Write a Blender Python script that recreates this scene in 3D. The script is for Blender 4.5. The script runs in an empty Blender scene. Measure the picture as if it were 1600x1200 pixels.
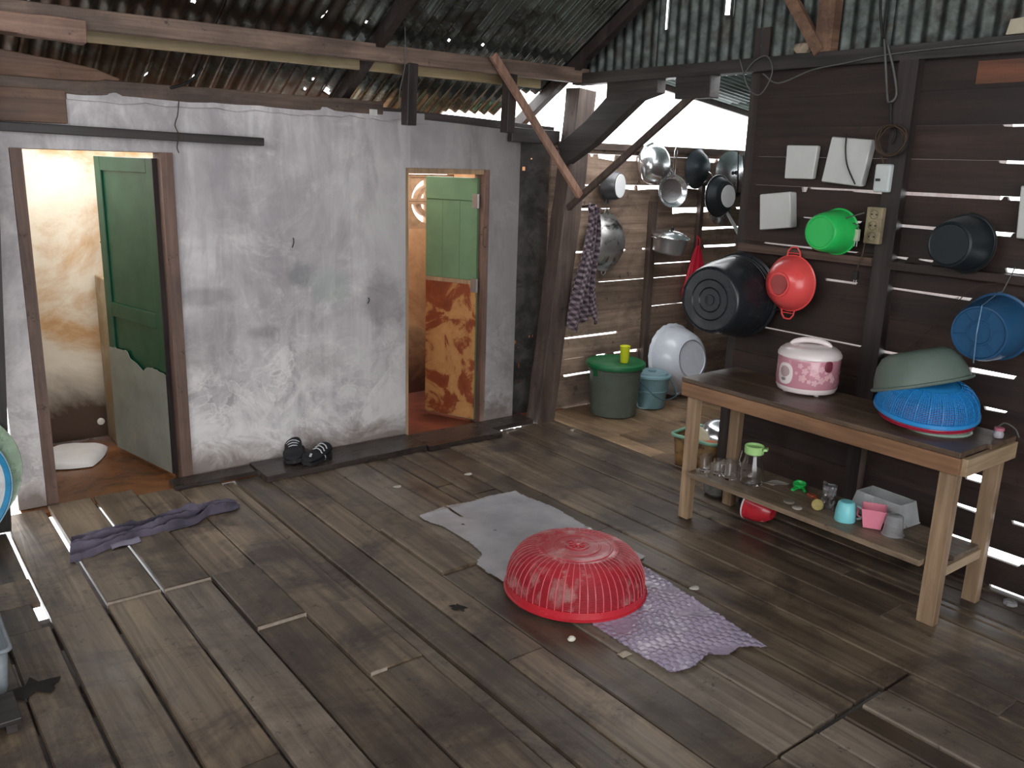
import bpy, math, random
from mathutils import Vector, Matrix, noise as mn
random.seed(11)
PI = math.pi
SC = bpy.context.scene
COL = SC.collection

# ---------------------------------------------------------------- camera
cam_d = bpy.data.cameras.new('camera')
cam = bpy.data.objects.new('camera', cam_d); COL.objects.link(cam)
cam_d.sensor_fit = 'HORIZONTAL'; cam_d.sensor_width = 36.0
cam_d.lens = 36.0 * 1356.5 / 1600.0
cam_d.clip_start = 0.02; cam_d.clip_end = 200
R_, U_, F_ = (0.7934447, -0.6078810, 0.0304355), (0.1269962, 0.2142539, 0.9684871), (0.5952458, 0.7645757, -0.2471971)
cam.matrix_world = Matrix(((R_[0], U_[0], -F_[0], 0.0), (R_[1], U_[1], -F_[1], 0.0), (R_[2], U_[2], -F_[2], 1.75), (0, 0, 0, 1)))
SC.camera = cam

# ---------------------------------------------------------------- overcast daylight
W = bpy.data.worlds.new('overcast'); SC.world = W; W.use_nodes = True
wn = W.node_tree.nodes; wl = W.node_tree.links
bg = wn['Background']; bg.inputs['Strength'].default_value = 5.5
tc = wn.new('ShaderNodeTexCoord'); nz = wn.new('ShaderNodeTexNoise'); nz.inputs['Scale'].default_value = 1.2
cr = wn.new('ShaderNodeValToRGB'); cr.color_ramp.elements[0].color = (0.94, 0.97, 1.0, 1); cr.color_ramp.elements[1].color = (1, 1, 1, 1)
wl.new(tc.outputs['Generated'], nz.inputs['Vector']); wl.new(nz.outputs['Fac'], cr.inputs['Fac']); wl.new(cr.outputs['Color'], bg.inputs['Color'])
def portal(loc, rot, sx, sy):
    d = bpy.data.lights.new('daylight_opening', 'AREA'); d.shape = 'RECTANGLE'; d.size = sx; d.size_y = sy
    o = bpy.data.objects.new('daylight_opening', d); COL.objects.link(o); o.location = loc; o.rotation_euler = rot
    d.cycles.is_portal = True
portal((0.3, -2.32, 1.3), (PI/2, 0, 0), 3.8, 2.6)
portal((5.3, 4.67, 2.1), (-PI/2, 0, 0), 3.0, 0.46)
SC.view_settings.view_transform = 'Standard'
SC.view_settings.look = 'None'
SC.view_settings.gamma = 1.0
SC.view_settings.use_curve_mapping = False
SC.view_settings.exposure = 0.0

# ---------------------------------------------------------------- object helpers
def link(o, parent=None):
    COL.objects.link(o)
    if parent is not None: o.parent = parent
    return o
def tag(o, label=None, cat=None, group=None, kind=None):
    if label: o['label'] = label
    if cat: o['category'] = cat
    if group: o['group'] = group
    if kind: o['kind'] = kind
    return o
def empty(name, loc=(0, 0, 0), q=None):
    o = bpy.data.objects.new(name, None); o.empty_display_size = 0.05; link(o)
    o.location = loc
    if q is not None:
        o.rotation_mode = 'QUATERNION'; o.rotation_quaternion = q
    return o
def thing(name, label, cat, loc=(0, 0, 0), q=None, group=None):
    return tag(empty(name, loc, q), label, cat, group)
def zq(d, up='Y'):
    return Vector(d).to_track_quat('Z', up)
def ez(a, x=0, y=0):
    from mathutils import Euler
    return Euler((x, y, a)).to_quaternion()

class MB:
    def __init__(s): s.v = []; s.f = []
    def add(s, vs, fs):
        b = len(s.v); s.v += [tuple(p) for p in vs]; s.f += [tuple(i + b for i in f) for f in fs]; return s
    def box(s, x0, x1, y0, y1, z0, z1):
        return s.add([(x0,y0,z0),(x1,y0,z0),(x1,y1,z0),(x0,y1,z0),(x0,y0,z1),(x1,y0,z1),(x1,y1,z1),(x0,y1,z1)],
                     [(0,3,2,1),(4,5,6,7),(0,1,5,4),(1,2,6,5),(2,3,7,6),(3,0,4,7)])
    def bar(s, p0, p1, w, t, side=(0, 0, 1), taper=1.0):
        p0 = Vector(p0); p1 = Vector(p1); d = (p1 - p0).normalized(); a = d.cross(Vector(side)).normalized(); b = a.cross(d).normalized()
        vs = []
        for p, k in ((p0, 1.0), (p1, taper)):
            for sa, sb in ((-1,-1),(1,-1),(1,1),(-1,1)): vs.append(p + a*sa*w*k/2 + b*sb*t*k/2)
        return s.add(vs, [(0,1,2,3),(7,6,5,4),(0,4,5,1),(1,5,6,2),(2,6,7,3),(3,7,4,0)])
    def cyl(s, p0, p1, r0, r1=None, n=16, cap=True):
        if r1 is None: r1 = r0
        p0 = Vector(p0); p1 = Vector(p1); q = (p1 - p0).to_track_quat('Z', 'Y'); vs = []
        for p, r in ((p0, r0), (p1, r1)):
            for i in range(n): vs.append(p + q @ Vector((r*math.cos(2*PI*i/n), r*math.sin(2*PI*i/n), 0)))
        fs = [(i, (i+1) % n, n + (i+1) % n, n + i) for i in range(n)]
        if cap: fs += [tuple(range(n-1, -1, -1)), tuple(range(n, 2*n))]
        return s.add(vs, fs)
    def tube(s, pts, r, n=8, closed=False):
        pts = [Vector(p) for p in pts]; m = len(pts); vs = []; prev = None
        for i, p in enumerate(pts):
            a = pts[(i-1) % m] if (closed or i > 0) else p
            b = pts[(i+1) % m] if (closed or i < m-1) else p
            d = (b - a).normalized()
            if prev is None:
                u = d.orthogonal().normalized()
            else:
                u = (prev - d*prev.dot(d)).normalized()
            prev = u; w = d.cross(u)
            rr = r[i] if isinstance(r, (list, tuple)) else r
            for k in range(n):
                t = 2*PI*k/n; vs.append(p + (u*math.cos(t) + w*math.sin(t))*rr)
        fs = []
        for i in range(m if closed else m-1):
            j = (i+1) % m
            for k in range(n): fs.append((i*n+k, i*n+(k+1) % n, j*n+(k+1) % n, j*n+k))
        if not closed: fs += [tuple(range(n-1, -1, -1)), tuple(range((m-1)*n, m*n))]
        return s.add(vs, fs)
    def lathe(s, prof, n=40, sx=1.0, sy=1.0, wob=None):
        """prof: list of (r, z); r==0 makes a pole"""
        vs = []; idx = []
        for r, z in prof:
            if r < 1e-6: idx.append([len(vs)]); vs.append((0, 0, z))
            else:
                row = []
                for i in range(n):
                    t = 2*PI*i/n; k = 1.0 if wob is None else wob(t, z)
                    row.append(len(vs)); vs.append((r*k*math.cos(t)*sx, r*k*math.sin(t)*sy, z))
                idx.append(row)
        fs = []
        for a, b in zip(idx[:-1], idx[1:]):
            if len(a) == 1 and len(b) == 1: continue
            for i in range(n):
                j = (i+1) % n
                if len(a) == 1: fs.append((a[0], b[j], b[i]))
                elif len(b) == 1: fs.append((a[i], a[j], b[0]))
                else: fs.append((a[i], a[j], b[j], b[i]))
        return s.add(vs, fs)
    def shell(s, prof, t=0.002, n=40, **k):
        """thin vessel wall: outer profile followed back by an offset inner one"""
        P = [Vector(p) for p in prof]; inn = []
        for i, p in enumerate(P):
            a = P[max(0, i-1)]; b = P[min(len(P)-1, i+1)]; d = (b - a).normalized()
            nrm = Vector((-d.y, d.x)); q = p + nrm*t
            inn.append((max(0.0, q.x) if p.x > 1e-6 else 0.0, q.y))
        return s.lathe([tuple(p) for p in P] + inn[::-1] + ([tuple(P[0])] if P[0].x > 1e-6 else []), n, **k)
    def grid(s, nx, ny, fn, mask=None):
        vs = [fn(i/nx, j/ny) for j in range(ny+1) for i in range(nx+1)]; fs = []
        for j in range(ny):
            for i in range(nx):
                if mask and not mask((i+.5)/nx, (j+.5)/ny): continue
                a = j*(nx+1)+i; fs.append((a, a+1, a+nx+2, a+nx+1))
        return s.add(vs, fs)
    def xf(s, M):
        s.v = [tuple(M @ Vector(p)) for p in s.v]; return s

def obj(name, mb, m, parent=None, smooth=False, solid=0.0, bevel=0.0, sub=0):
    me = bpy.data.meshes.new(name); me.from_pydata(mb.v, [], mb.f); me.update()
    if smooth:
        me.polygons.foreach_set('use_smooth', [True]*len(me.polygons))
        if smooth == 'auto':
            me.polygons.foreach_set('use_smooth', [True]*len(me.polygons))
            try: me.set_sharp_from_angle(angle=math.radians(35))
            except Exception: pass
    me.materials.append(m)
    o = bpy.data.objects.new(name, me); link(o, parent)
    if bevel:
        b = o.modifiers.new('bevel', 'BEVEL'); b.width = bevel; b.segments = 2; b.limit_method = 'ANGLE'
    if sub:
        b = o.modifiers.new('sub', 'SUBSURF'); b.levels = sub; b.render_levels = sub
    if solid:
        b = o.modifiers.new('solid', 'SOLIDIFY'); b.thickness = solid; b.offset = 0
    return o

# ---------------------------------------------------------------- materials
def lin(c):
    """sRGB hex or 0-255 triple -> linear"""
    if isinstance(c, str): c = tuple(int(c[i:i+2], 16) for i in (0, 2, 4))
    o = []
    for x in c:
        x = x/255.0; o.append(x/12.92 if x <= 0.04045 else ((x+0.055)/1.055)**2.4)
    return (*o, 1.0)
MC = {}
def nodes(name):
    m = bpy.data.materials.new(name); m.use_nodes = True
    nt = m.node_tree; return m, nt, nt.nodes, nt.links, nt.nodes['Principled BSDF']
def ramp(N, stops, interp='LINEAR'):
    r = N.new('ShaderNodeValToRGB'); e = r.color_ramp.elements; r.color_ramp.interpolation = interp
    e[0].position = stops[0][0]; e[0].color = stops[0][1]
    e[1].position = stops[-1][0]; e[1].color = stops[-1][1]
    for p, c in stops[1:-1]:
        k = e.new(p); k.color = c
    return r
def G(v): return (v, v, v, 1)
def mixc(N, L, fac, a, b, mode='MIX'):
    x = N.new('ShaderNodeMix'); x.data_type = 'RGBA'; x.blend_type = mode
    if isinstance(fac, float): x.inputs[0].default_value = fac
    else: L.new(fac, x.inputs[0])
    for s, v in ((6, a), (7, b)):
        if isinstance(v, tuple): x.inputs[s].default_value = v
        else: L.new(v, x.inputs[s])
    return x.outputs[2]
def noisen(N, L, vec, scale, detail=4, rough=.6, dist=0.0):
    n = N.new('ShaderNodeTexNoise'); n.inputs['Scale'].default_value = scale; n.inputs['Detail'].default_value = detail
    n.inputs['Roughness'].default_value = rough; n.inputs['Distortion'].default_value = dist
    if vec is not None: L.new(vec, n.inputs['Vector'])
    return n.outputs['Fac']
def mapping(N, L, vec, sc=(1, 1, 1), loc=(0, 0, 0)):
    m = N.new('ShaderNodeMapping'); m.inputs['Scale'].default_value = sc; m.inputs['Location'].default_value = loc
    L.new(vec, m.inputs['Vector']); return m.outputs['Vector']
def math_(N, L, op, a, b=None, clamp=False):
    m = N.new('ShaderNodeMath'); m.operation = op; m.use_clamp = clamp
    for i, v in enumerate((a, b)):
        if v is None: continue
        if isinstance(v, (int, float)): m.inputs[i].default_value = v
        else: L.new(v, m.inputs[i])
    return m.outputs[0]
def bump(N, L, B, h, strength=.3, dist=.01):
    b = N.new('ShaderNodeBump'); b.inputs['Strength'].default_value = strength; b.inputs['Distance'].default_value = dist
    L.new(h, b.inputs['Height']); L.new(b.outputs['Normal'], B.inputs['Normal'])
def plain(name, c, rough=.5, metal=0.0, var=.15, scale=12, bmp=.05, c2=None, trans=0.0, coat=0.0, sss=0.0, ior=1.45, alpha=1.0, dirt=None):
    if name in MC: return MC[name]
    m, nt, N, L, B = nodes(name); c = lin(c)
    g = N.new('ShaderNodeTexCoord'); f = noisen(N, L, g.outputs['Object'], scale, 5)
    c2 = lin(c2) if c2 else tuple(x*(1-var*2) for x in c[:3]) + (1,)
    r = ramp(N, [(.35, c), (.72, c2)]); L.new(f, r.inputs['Fac']); out = r.outputs['Color']
    if dirt:
        f2 = noisen(N, L, g.outputs['Object'], dirt[1], 6, .7, .6); rr = ramp(N, [(dirt[2], G(0)), (dirt[2]+.12, G(1))]); L.new(f2, rr.inputs['Fac'])
        out = mixc(N, L, rr.outputs['Color'], out, lin(dirt[0]))
    L.new(out, B.inputs['Base Color'])
    rr = ramp(N, [(.2, G(max(0.02, rough-.08))), (.8, G(min(1, rough+.12)))]); L.new(f, rr.inputs['Fac']); L.new(rr.outputs['Color'], B.inputs['Roughness'])
    B.inputs['Metallic'].default_value = metal; B.inputs['Transmission Weight'].default_value = trans
    B.inputs['Coat Weight'].default_value = coat; B.inputs['IOR'].default_value = ior; B.inputs['Alpha'].default_value = alpha
    if sss: B.inputs['Subsurface Weight'].default_value = sss; B.inputs['Subsurface Scale'].default_value = .01
    if bmp: bump(N, L, B, f, bmp, .004)
    MC[name] = m; return m
def wood(name, ca, cb, axis='y', rough=.6, damp=None, grain=1.0, bmp=.35, spread=.35, blotch=0.0, blotchc='2a2320'):
    """timber with grain along one axis; every board gets its own tone through Object Info"""
    if name in MC: return MC[name]
    m, nt, N, L, B = nodes(name); ca = lin(ca); cb = lin(cb)
    g = N.new('ShaderNodeNewGeometry'); oi = N.new('ShaderNodeObjectInfo')
    k = {'x': (1.2, 26, 26), 'y': (26, 1.2, 26), 'z': (26, 26, 1.2)}[axis]
    off = N.new('ShaderNodeCombineXYZ'); t = math_(N, L, 'MULTIPLY', oi.outputs['Random'], 37.0); L.new(t, off.inputs[0]); L.new(t, off.inputs[1]); L.new(t, off.inputs[2])
    ad = N.new('ShaderNodeVectorMath'); ad.operation = 'ADD'; L.new(g.outputs['Position'], ad.inputs[0]); L.new(off.outputs[0], ad.inputs[1])
    v = mapping(N, L, ad.outputs[0], tuple(x*grain for x in k))
    f = noisen(N, L, v, 1.0, 6, .65, .8)
    r = ramp(N, [(.3, ca), (.72, cb)]); L.new(f, r.inputs['Fac'])
    v2 = mapping(N, L, ad.outputs[0], tuple(3.0 if x > 5 else 1.0 for x in k)); f2 = noisen(N, L, v2, 1.6, 5, .6, .3)
    pat = ramp(N, [(.3, G(.62)), (.7, G(1.25))]); L.new(f2, pat.inputs['Fac'])
    out = mixc(N, L, 1.0, r.outputs['Color'], pat.outputs['Color'], 'MULTIPLY')
    tone = N.new('ShaderNodeMapRange'); tone.inputs[3].default_value = 1-spread; tone.inputs[4].default_value = 1+spread; L.new(oi.outputs['Random'], tone.inputs[0])
    tn = N.new('ShaderNodeCombineXYZ')
    for i in range(3): L.new(tone.outputs[0], tn.inputs[i])
    out = mixc(N, L, 1.0, out, tn.outputs[0], 'MULTIPLY')
    if blotch:
        f3 = noisen(N, L, g.outputs['Position'], 2.3, 6, .72, .5); rr = ramp(N, [(.46, G(0)), (.62, G(blotch))]); L.new(f3, rr.inputs['Fac'])
        out = mixc(N, L, rr.outputs['Color'], out, lin(blotchc))
        f4 = noisen(N, L, g.outputs['Position'], 11, 6, .85); rr4 = ramp(N, [(.59, G(0)), (.66, G(.8))]); L.new(f4, rr4.inputs['Fac'])
        out = mixc(N, L, rr4.outputs['Color'], out, lin('1b1614'))
    L.new(out, B.inputs['Base Color'])
    rr = ramp(N, [(.3, G(max(.05, rough-.18))), (.75, G(min(1, rough+.15)))]); L.new(f2, rr.inputs['Fac']); L.new(rr.outputs['Color'], B.inputs['Roughness'])
    bump(N, L, B, f, bmp, .006)
    MC[name] = m; return m

M_floor = wood('floor_wood', '857460', '41342a', 'y', .46, grain=.7, spread=.33, blotch=.9, blotchc='3a2f2a')
M_floorl = wood('floor_wood_light', '8d8072', '5c4f43', 'y', .5, spread=.12, blotch=.6, blotchc='463a32')
M_nook = wood('nook_floor_wood', 'a58a6c', '6d543d', 'y', .45, spread=.3, blotch=.55, blotchc='3b2e26')
M_dark = wood('dark_board_y', '4a352d', '241814', 'y', .6, spread=.35)
M_boardB = wood('wall_board_y', '3d2b25', '1c1411', 'y', .65, spread=.35, blotch=.4, blotchc='1c1411')
M_boardC = wood('wall_board_x', 'ab9380', '6b574a', 'x', .65, spread=.25, blotch=.5, blotchc='3a2f2a')
M_post = wood('post_wood', '6d5c53', '3a2f2b', 'z', .6, spread=.2, blotch=.4)
M_postd = wood('dark_post_wood', '3e3431', '1f1a19', 'z', .55, spread=.2)
M_beamx = wood('beam_wood_x', '8a7365', '4d3f37', 'x', .65, spread=.15, blotch=.45, blotchc='2c2321')
M_beamd = wood('beam_dark_x', '4d4543', '26211f', 'x', .55, spread=.2)
M_beamdy = wood('beam_dark_y', '47423f', '221e1c', 'y', .55, spread=.2)
M_pale = wood('pale_batten', 'b3a180', '84714f', 'x', .6, spread=.1)
M_brown = wood('brown_board_x', '94715a', '5c4235', 'x', .65, spread=.12, blotch=.3, blotchc='3d2c25')
M_table = wood('table_wood_y', '9a7456', '6b4c35', 'y', .55, spread=.1)
M_tablex = wood('table_wood_x', 'bba68a', '8c7355', 'x', .55, spread=.08)
M_leg = wood('table_wood_z', 'a98e72', '765e47', 'z', .55, spread=.08)
M_top = wood('table_top_wood', '7d6653', '42342a', 'y', .45, spread=.1, blotch=.5)
M_shelf = wood('table_shelf_wood', '94806a', '57493b', 'y', .55, spread=.12, blotch=.4)
M_wet = wood('wet_board_x', '4a403b', '231d1b', 'x', .3, spread=.15, blotch=.4, blotchc='161211')
M_frame = wood('door_frame_wood', '8b6f63', '5d463d', 'z', .6, spread=.1, blotch=.25)
M_brace = wood('pink_brace_wood', 'b08a76', '7d5c4d', 'z', .6, spread=.05)

def plaster(name, base, light, dark, low=None):
    m, nt, N, L, B = nodes(name); g = N.new('ShaderNodeNewGeometry'); P = g.outputs['Position']
    f = noisen(N, L, P, 1.7, 7, .62, .4); r = ramp(N, [(.3, lin(dark)), (.5, lin(base)), (.66, lin(light))]); L.new(f, r.inputs['Fac']); out = r.outputs['Color']
    # vertical water streaks
    v = mapping(N, L, P, (9, 9, .55)); fs = noisen(N, L, v, 1.0, 5, .6, .2); rs = ramp(N, [(.5, G(0)), (.7, G(.55))]); L.new(fs, rs.inputs['Fac'])
    out = mixc(N, L, rs.outputs['Color'], out, lin(light))
    v = mapping(N, L, P, (3.3, 3.3, .9), (4, 1, 2)); fs = noisen(N, L, v, 1.0, 6, .7, .5); rs = ramp(N, [(.48, G(0)), (.64, G(.75))]); L.new(fs, rs.inputs['Fac'])
    out = mixc(N, L, rs.outputs['Color'], out, lin(dark))
    sx = N.new('ShaderNodeSeparateXYZ'); L.new(P, sx.inputs[0]); z = sx.outputs[2]
    if low:
        # salt bloom low down: pale cells with bright rims
        mr = N.new('ShaderNodeMapRange'); mr.inputs[1].default_value = 1.0; mr.inputs[2].default_value = .35; L.new(z, mr.inputs[0])
        w = noisen(N, L, P, 3.0, 6, .7, 1.5); zz = math_(N, L, 'ADD', mr.outputs[0], math_(N, L, 'MULTIPLY', math_(N, L, 'SUBTRACT', w, .5), 2.4), True)
        zw = math_(N, L, 'POWER', zz, 1.0)
        for sc, lv, wd, am in ((2.6, .50, 16, .85), (4.5, .56, 14, .6), (7.5, .47, 12, .5)):
            q = noisen(N, L, mapping(N, L, P, (1, 1, 1), (sc, 2*sc, 0)), sc, 5, .58, 1.3)
            ln = math_(N, L, 'SUBTRACT', 1.0, math_(N, L, 'MULTIPLY', math_(N, L, 'ABSOLUTE', math_(N, L, 'SUBTRACT', q, lv)), wd*2.2), True)
            side = N.new('ShaderNodeMapRange'); side.inputs[1].default_value = lv-.01; side.inputs[2].default_value = lv+.10; L.new(q, side.inputs[0])
            out = mixc(N, L, math_(N, L, 'MULTIPLY', math_(N, L, 'MULTIPLY', side.outputs[0], zw), .8*am), out, lin(low))
            mod = ramp(N, [(.38, G(.35)), (.55, G(1))]); L.new(noisen(N, L, P, 5.5, 3, .6), mod.inputs['Fac'])
            out = mixc(N, L, math_(N, L, 'MULTIPLY', math_(N, L, 'MULTIPLY', ln, zw), math_(N, L, 'MULTIPLY', mod.outputs['Color'], am)), out, lin('f3eeec'))
        # brown damp skirt
        mr2 = N.new('ShaderNodeMapRange'); mr2.inputs[1].default_value = .2; mr2.inputs[2].default_value = .05; L.new(math_(N, L, 'ADD', z, math_(N, L, 'MULTIPLY', math_(N, L, 'SUBTRACT', w, .5), .5)), mr2.inputs[0])
        out = mixc(N, L, math_(N, L, 'MULTIPLY', mr2.outputs[0], .8), out, lin('7a685d'))
        # round grey-green stain and soot towards the right end
        x = sx.outputs[0]
        def spot(cx, cz, rx, rz, col, amt, out):
            a = math_(N, L, 'DIVIDE', math_(N, L, 'SUBTRACT', x, cx), rx); b = math_(N, L, 'DIVIDE', math_(N, L, 'SUBTRACT', z, cz), rz)
            d = math_(N, L, 'SQRT', math_(N, L, 'ADD', math_(N, L, 'MULTIPLY', a, a), math_(N, L, 'MULTIPLY', b, b)))
            d = math_(N, L, 'ADD', d, math_(N, L, 'MULTIPLY', math_(N, L, 'SUBTRACT', noisen(N, L, P, 5, 6, .7), .5), 2.0))
            s = N.new('ShaderNodeMapRange'); s.inputs[1].default_value = 1.25; s.inputs[2].default_value = .65; L.new(d, s.inputs[0])
            return mixc(N, L, math_(N, L, 'MULTIPLY', s.outputs[0], amt), out, lin(col))
        out = spot(2.07, 1.08, .085, .075, '7c8080', .55, out)
        out = spot(2.25, 1.02, .12, .10, '8fa79a', .35, out)
        out = spot(1.86, .78, .10, .04, '7a7476', .45, out)
        out = spot(1.52, 1.0, .15, .05, '7a7476', .4, out)
        out = spot(1.5, .75, .17, .2, '868082', .4, out)
        out = spot(2.62, .9, .17, .16, '7c7679', .5, out)
        out = spot(2.15, .55, .15, .10, '88807f', .35, out)
        so = N.new('ShaderNodeMapRange'); so.inputs[1].default_value = 2.1; so.inputs[2].default_value = 3.7; L.new(math_(N, L, 'ADD', x, math_(N, L, 'MULTIPLY', math_(N, L, 'SUBTRACT', f, .5), 1.4)), so.inputs[0])
        out = mixc(N, L, math_(N, L, 'MULTIPLY', so.outputs[0], .8), out, lin('57504d'))
    L.new(out, B.inputs['Base Color']); B.inputs['Roughness'].default_value = .85
    fine = noisen(N, L, P, 30, 6, .7); hh = math_(N, L, 'ADD', math_(N, L, 'MULTIPLY', fine, .4), f); bump(N, L, B, hh, .35, .012)
    return m
M_plaster = plaster('grey_plaster', 'cac5c7', 'eae6e6', 'a39da0', 'f2eeec')
def stained(name, stops, scale=1.6, zlow=None, zcol='3d2a20', rough=.7, streak=True):
    m, nt, N, L, B = nodes(name); g = N.new('ShaderNodeNewGeometry'); P = g.outputs['Position']
    f = noisen(N, L, P, scale, 7, .65, .7); r = ramp(N, [(p, lin(c)) for p, c in stops]); L.new(f, r.inputs['Fac']); out = r.outputs['Color']
    if zlow:
        sx = N.new('ShaderNodeSeparateXYZ'); L.new(P, sx.inputs[0])
        mr = N.new('ShaderNodeMapRange'); mr.inputs[1].default_value = zlow; mr.inputs[2].default_value = zlow-.35
        L.new(math_(N, L, 'ADD', sx.outputs[2], math_(N, L, 'MULTIPLY', math_(N, L, 'SUBTRACT', f, .5), 1.2)), mr.inputs[0])
        out = mixc(N, L, mr.outputs[0], out, lin(zcol))
    L.new(out, B.inputs['Base Color']); B.inputs['Roughness'].default_value = rough; bump(N, L, B, noisen(N, L, P, 22, 6, .7), .3, .01)
    return m
M_cream = stained('cream_stained_plaster', [(.3, 'f0e6d4'), (.5, 'ded0bb'), (.62, 'c49a6c'), (.75, '9c6f45')], 1.3, .42, '4b3527')
M_orange = stained('orange_stained_plaster', [(.3, 'd0a880'), (.5, 'bd8d62'), (.65, '9b6540'), (.8, '6f4228')], 1.6, .5, '4e2a1a')
M_bathfloor = stained('wet_bath_floor', [(.35, '8a5a34'), (.55, '6e4426'), (.7, '4a3020')], 2.5, rough=.25)
M_redfloor = stained('red_bath_floor', [(.35, '8c4a36'), (.55, '6d3626'), (.7, '3f2018')], 3, rough=.35)
M_tank = stained('tank_plaster', [(.35, 'a99b84'), (.55, '8f7c60'), (.7, '9a6f3e')], 2.5)
M_block = plain('vent_block_clay', 'b08a68', .8, var=.2, scale=20, bmp=.3)
M_green = plain('green_door_paint', '124a33', .35, var=.15, scale=5, bmp=.1, dirt=('2e4f3c', 5, .62))
M_green2 = plain('green_door_paint_pale', '6f8f6c', .45, var=.12, scale=5, bmp=.1, dirt=('7a8a6a', 4, .6))
M_greylow = plain('grey_door_panel', '8d8f85', .5, var=.12, scale=6, bmp=.1, dirt=('a1947c', 4, .62))
M_rustlow = stained('rust_door_panel', [(.3, 'c9965e'), (.48, 'b5824f'), (.53, '8c4526'), (.75, '6e331c')], 4.5, rough=.6)
def roofmat():
    m, nt, N, L, B = nodes('weathered_zinc'); g = N.new('ShaderNodeNewGeometry'); P = g.outputs['Position']
    f = noisen(N, L, P, 5, 7, .7, .6); sx = N.new('ShaderNodeSeparateXYZ'); L.new(P, sx.inputs[0]); rust = N.new('ShaderNodeMapRange'); rust.inputs[1].default_value = 1.4; rust.inputs[2].default_value = 3.2; rust.inputs[3].default_value = .14; rust.inputs[4].default_value = -.14; L.new(sx.outputs[0], rust.inputs[0]); f = math_(N, L, 'ADD', f, rust.outputs[0]); r = ramp(N, [(.35, lin('8a938f')), (.52, lin('4a4a46')), (.68, lin('4a372c'))]); L.new(f, r.inputs['Fac'])
    L.new(r.outputs['Color'], B.inputs['Base Color']); B.inputs['Metallic'].default_value = .88
    rr = ramp(N, [(.38, G(.15)), (.65, G(.62))]); L.new(f, rr.inputs['Fac']); L.new(rr.outputs['Color'], B.inputs['Roughness'])
    return m
M_zinc = roofmat()
M_zinc2 = plain('grey_green_zinc', '5a605c', .5, .5, var=.4, scale=16, bmp=.1, dirt=('3c342e', 6, .55))
M_leanto = plain('lean_to_sheet', '6c7f7c', .5, .1, var=.2, scale=6)
M_soil = plain('dark_soil', '2b2420', .95, var=.3)

# ================================================================ THE SETTING
def strip(mb, axis, pts, t0, t1):
    """board cut from breakpoints (u, zlow, zhigh) along one horizontal axis, t0..t1 thick"""
    n = len(pts); vs = []
    for t in (t0, t1):
        for u, lo, hi in pts:
            for z in (lo, hi): vs.append((t, u, z) if axis == 'y' else (u, t, z))
    fs = []; m = 2*n
    for i in range(n-1):
        a = 2*i
        fs += [(a, a+2, a+3, a+1), (m+a, m+a+1, m+a+3, m+a+2), (a+1, a+3, m+a+3, m+a+1), (a, m+a, m+a+2, a+2)]
    fs += [(0, 1, m+1, m), (2*n-2, m+2*n-2, m+2*n-1, 2*n-1)]
    return mb.add(vs, fs)
def boards(parent, axis, u0, u1, cuts, levels, t0, t1, gaps, m, name='plank', amp=.0015):
    """horizontal boards between levels; gaps: {level index: [(ua, ub, width), ...]} open slits at the TOP edge of board i"""
    for i in range(len(levels)-1):
        zb, zt = levels[i], levels[i+1]
        for a, b in zip(cuts[:-1], cuts[1:]):
            br = {round(a+.001, 4), round(b-.001, 4)}
            for ga, gb, w in gaps.get(i, []):
                for u in (ga-.004, ga+.004, gb-.004, gb+.004):
                    if a+.002 < u < b-.002: br.add(round(u, 4))
            k = a
            while k < b: 
                if k > a+.05: br.add(round(k, 4))
                k += .4
            pts = []
            for u in sorted(br):
                w = .0006
                for ga, gb, ww in gaps.get(i, []):
                    if ga < u < gb: w = ww*(1+.25*math.sin(u*61+i))
                pts.append((u, zb + .0003, zt - w - amp*(.5+.5*math.sin(u*23+i*5)) * (0 if w < .002 else 1)))
            dt = random.uniform(-.003, .003)
            obj(name, strip(MB(), axis, pts, t0+dt, t1+dt), m, parent)

# ---- floor: loose planks running towards the plaster wall
floor = tag(empty('floor'), kind='structure')
def plank_mb(x0, x1, y0, y1, z1, th=.024, ch=.005, tilt=0.0):
    x = [x0, x0, x0+ch, x1-ch, x1, x1]; z = [z1-th, z1-ch, z1, z1, z1-ch, z1-th]; vs = []
    n = max(1, int((y1-y0)/.45)); 
    for j in range(n+1):
        y = y0 + (y1-y0)*j/n; wob = .0012*math.sin(y*7+x0*31)
        for a, b in zip(x, z): vs.append((a+wob, y, b + tilt*(a-x0)))
    fs = []
    for j in range(n):
        for k in range(6): a = j*6+k; b = j*6+(k+1) % 6; fs.append((a, b, b+6, a+6))
    fs += [(5,4,3,2,1,0), tuple(n*6+k for k in range(6))]
    return MB().add(vs, fs)
def fplank(x0, x1, y0, y1, dz=0.0, m=None, tilt=0.0):
    g = random.uniform(.0030, .0052)
    obj('plank', plank_mb(x0+g, x1-g, y0+.0015, y1-.0015, -.001+dz, tilt=tilt), m or M_floor, floor)
cols = [(-1.6,-1.4),(-1.4,-1.2),(-1.2,-1.0),(-1.0,-.8),(-.8,-.6),(-.6,-.4),(-.4,-.2),(-.2,-.02),(-.02,.14)]
for i, (a, b) in enumerate(cols):
    ys = [-2.3, -.4+.3*(i % 3), 1.4+.25*(i % 2), 3.0+.4*((i*2) % 3)-.2, 4.4]
    for p, q in zip(ys[:-1], ys[1:]): fplank(a, b, p, q, random.uniform(-.003, .001))
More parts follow.
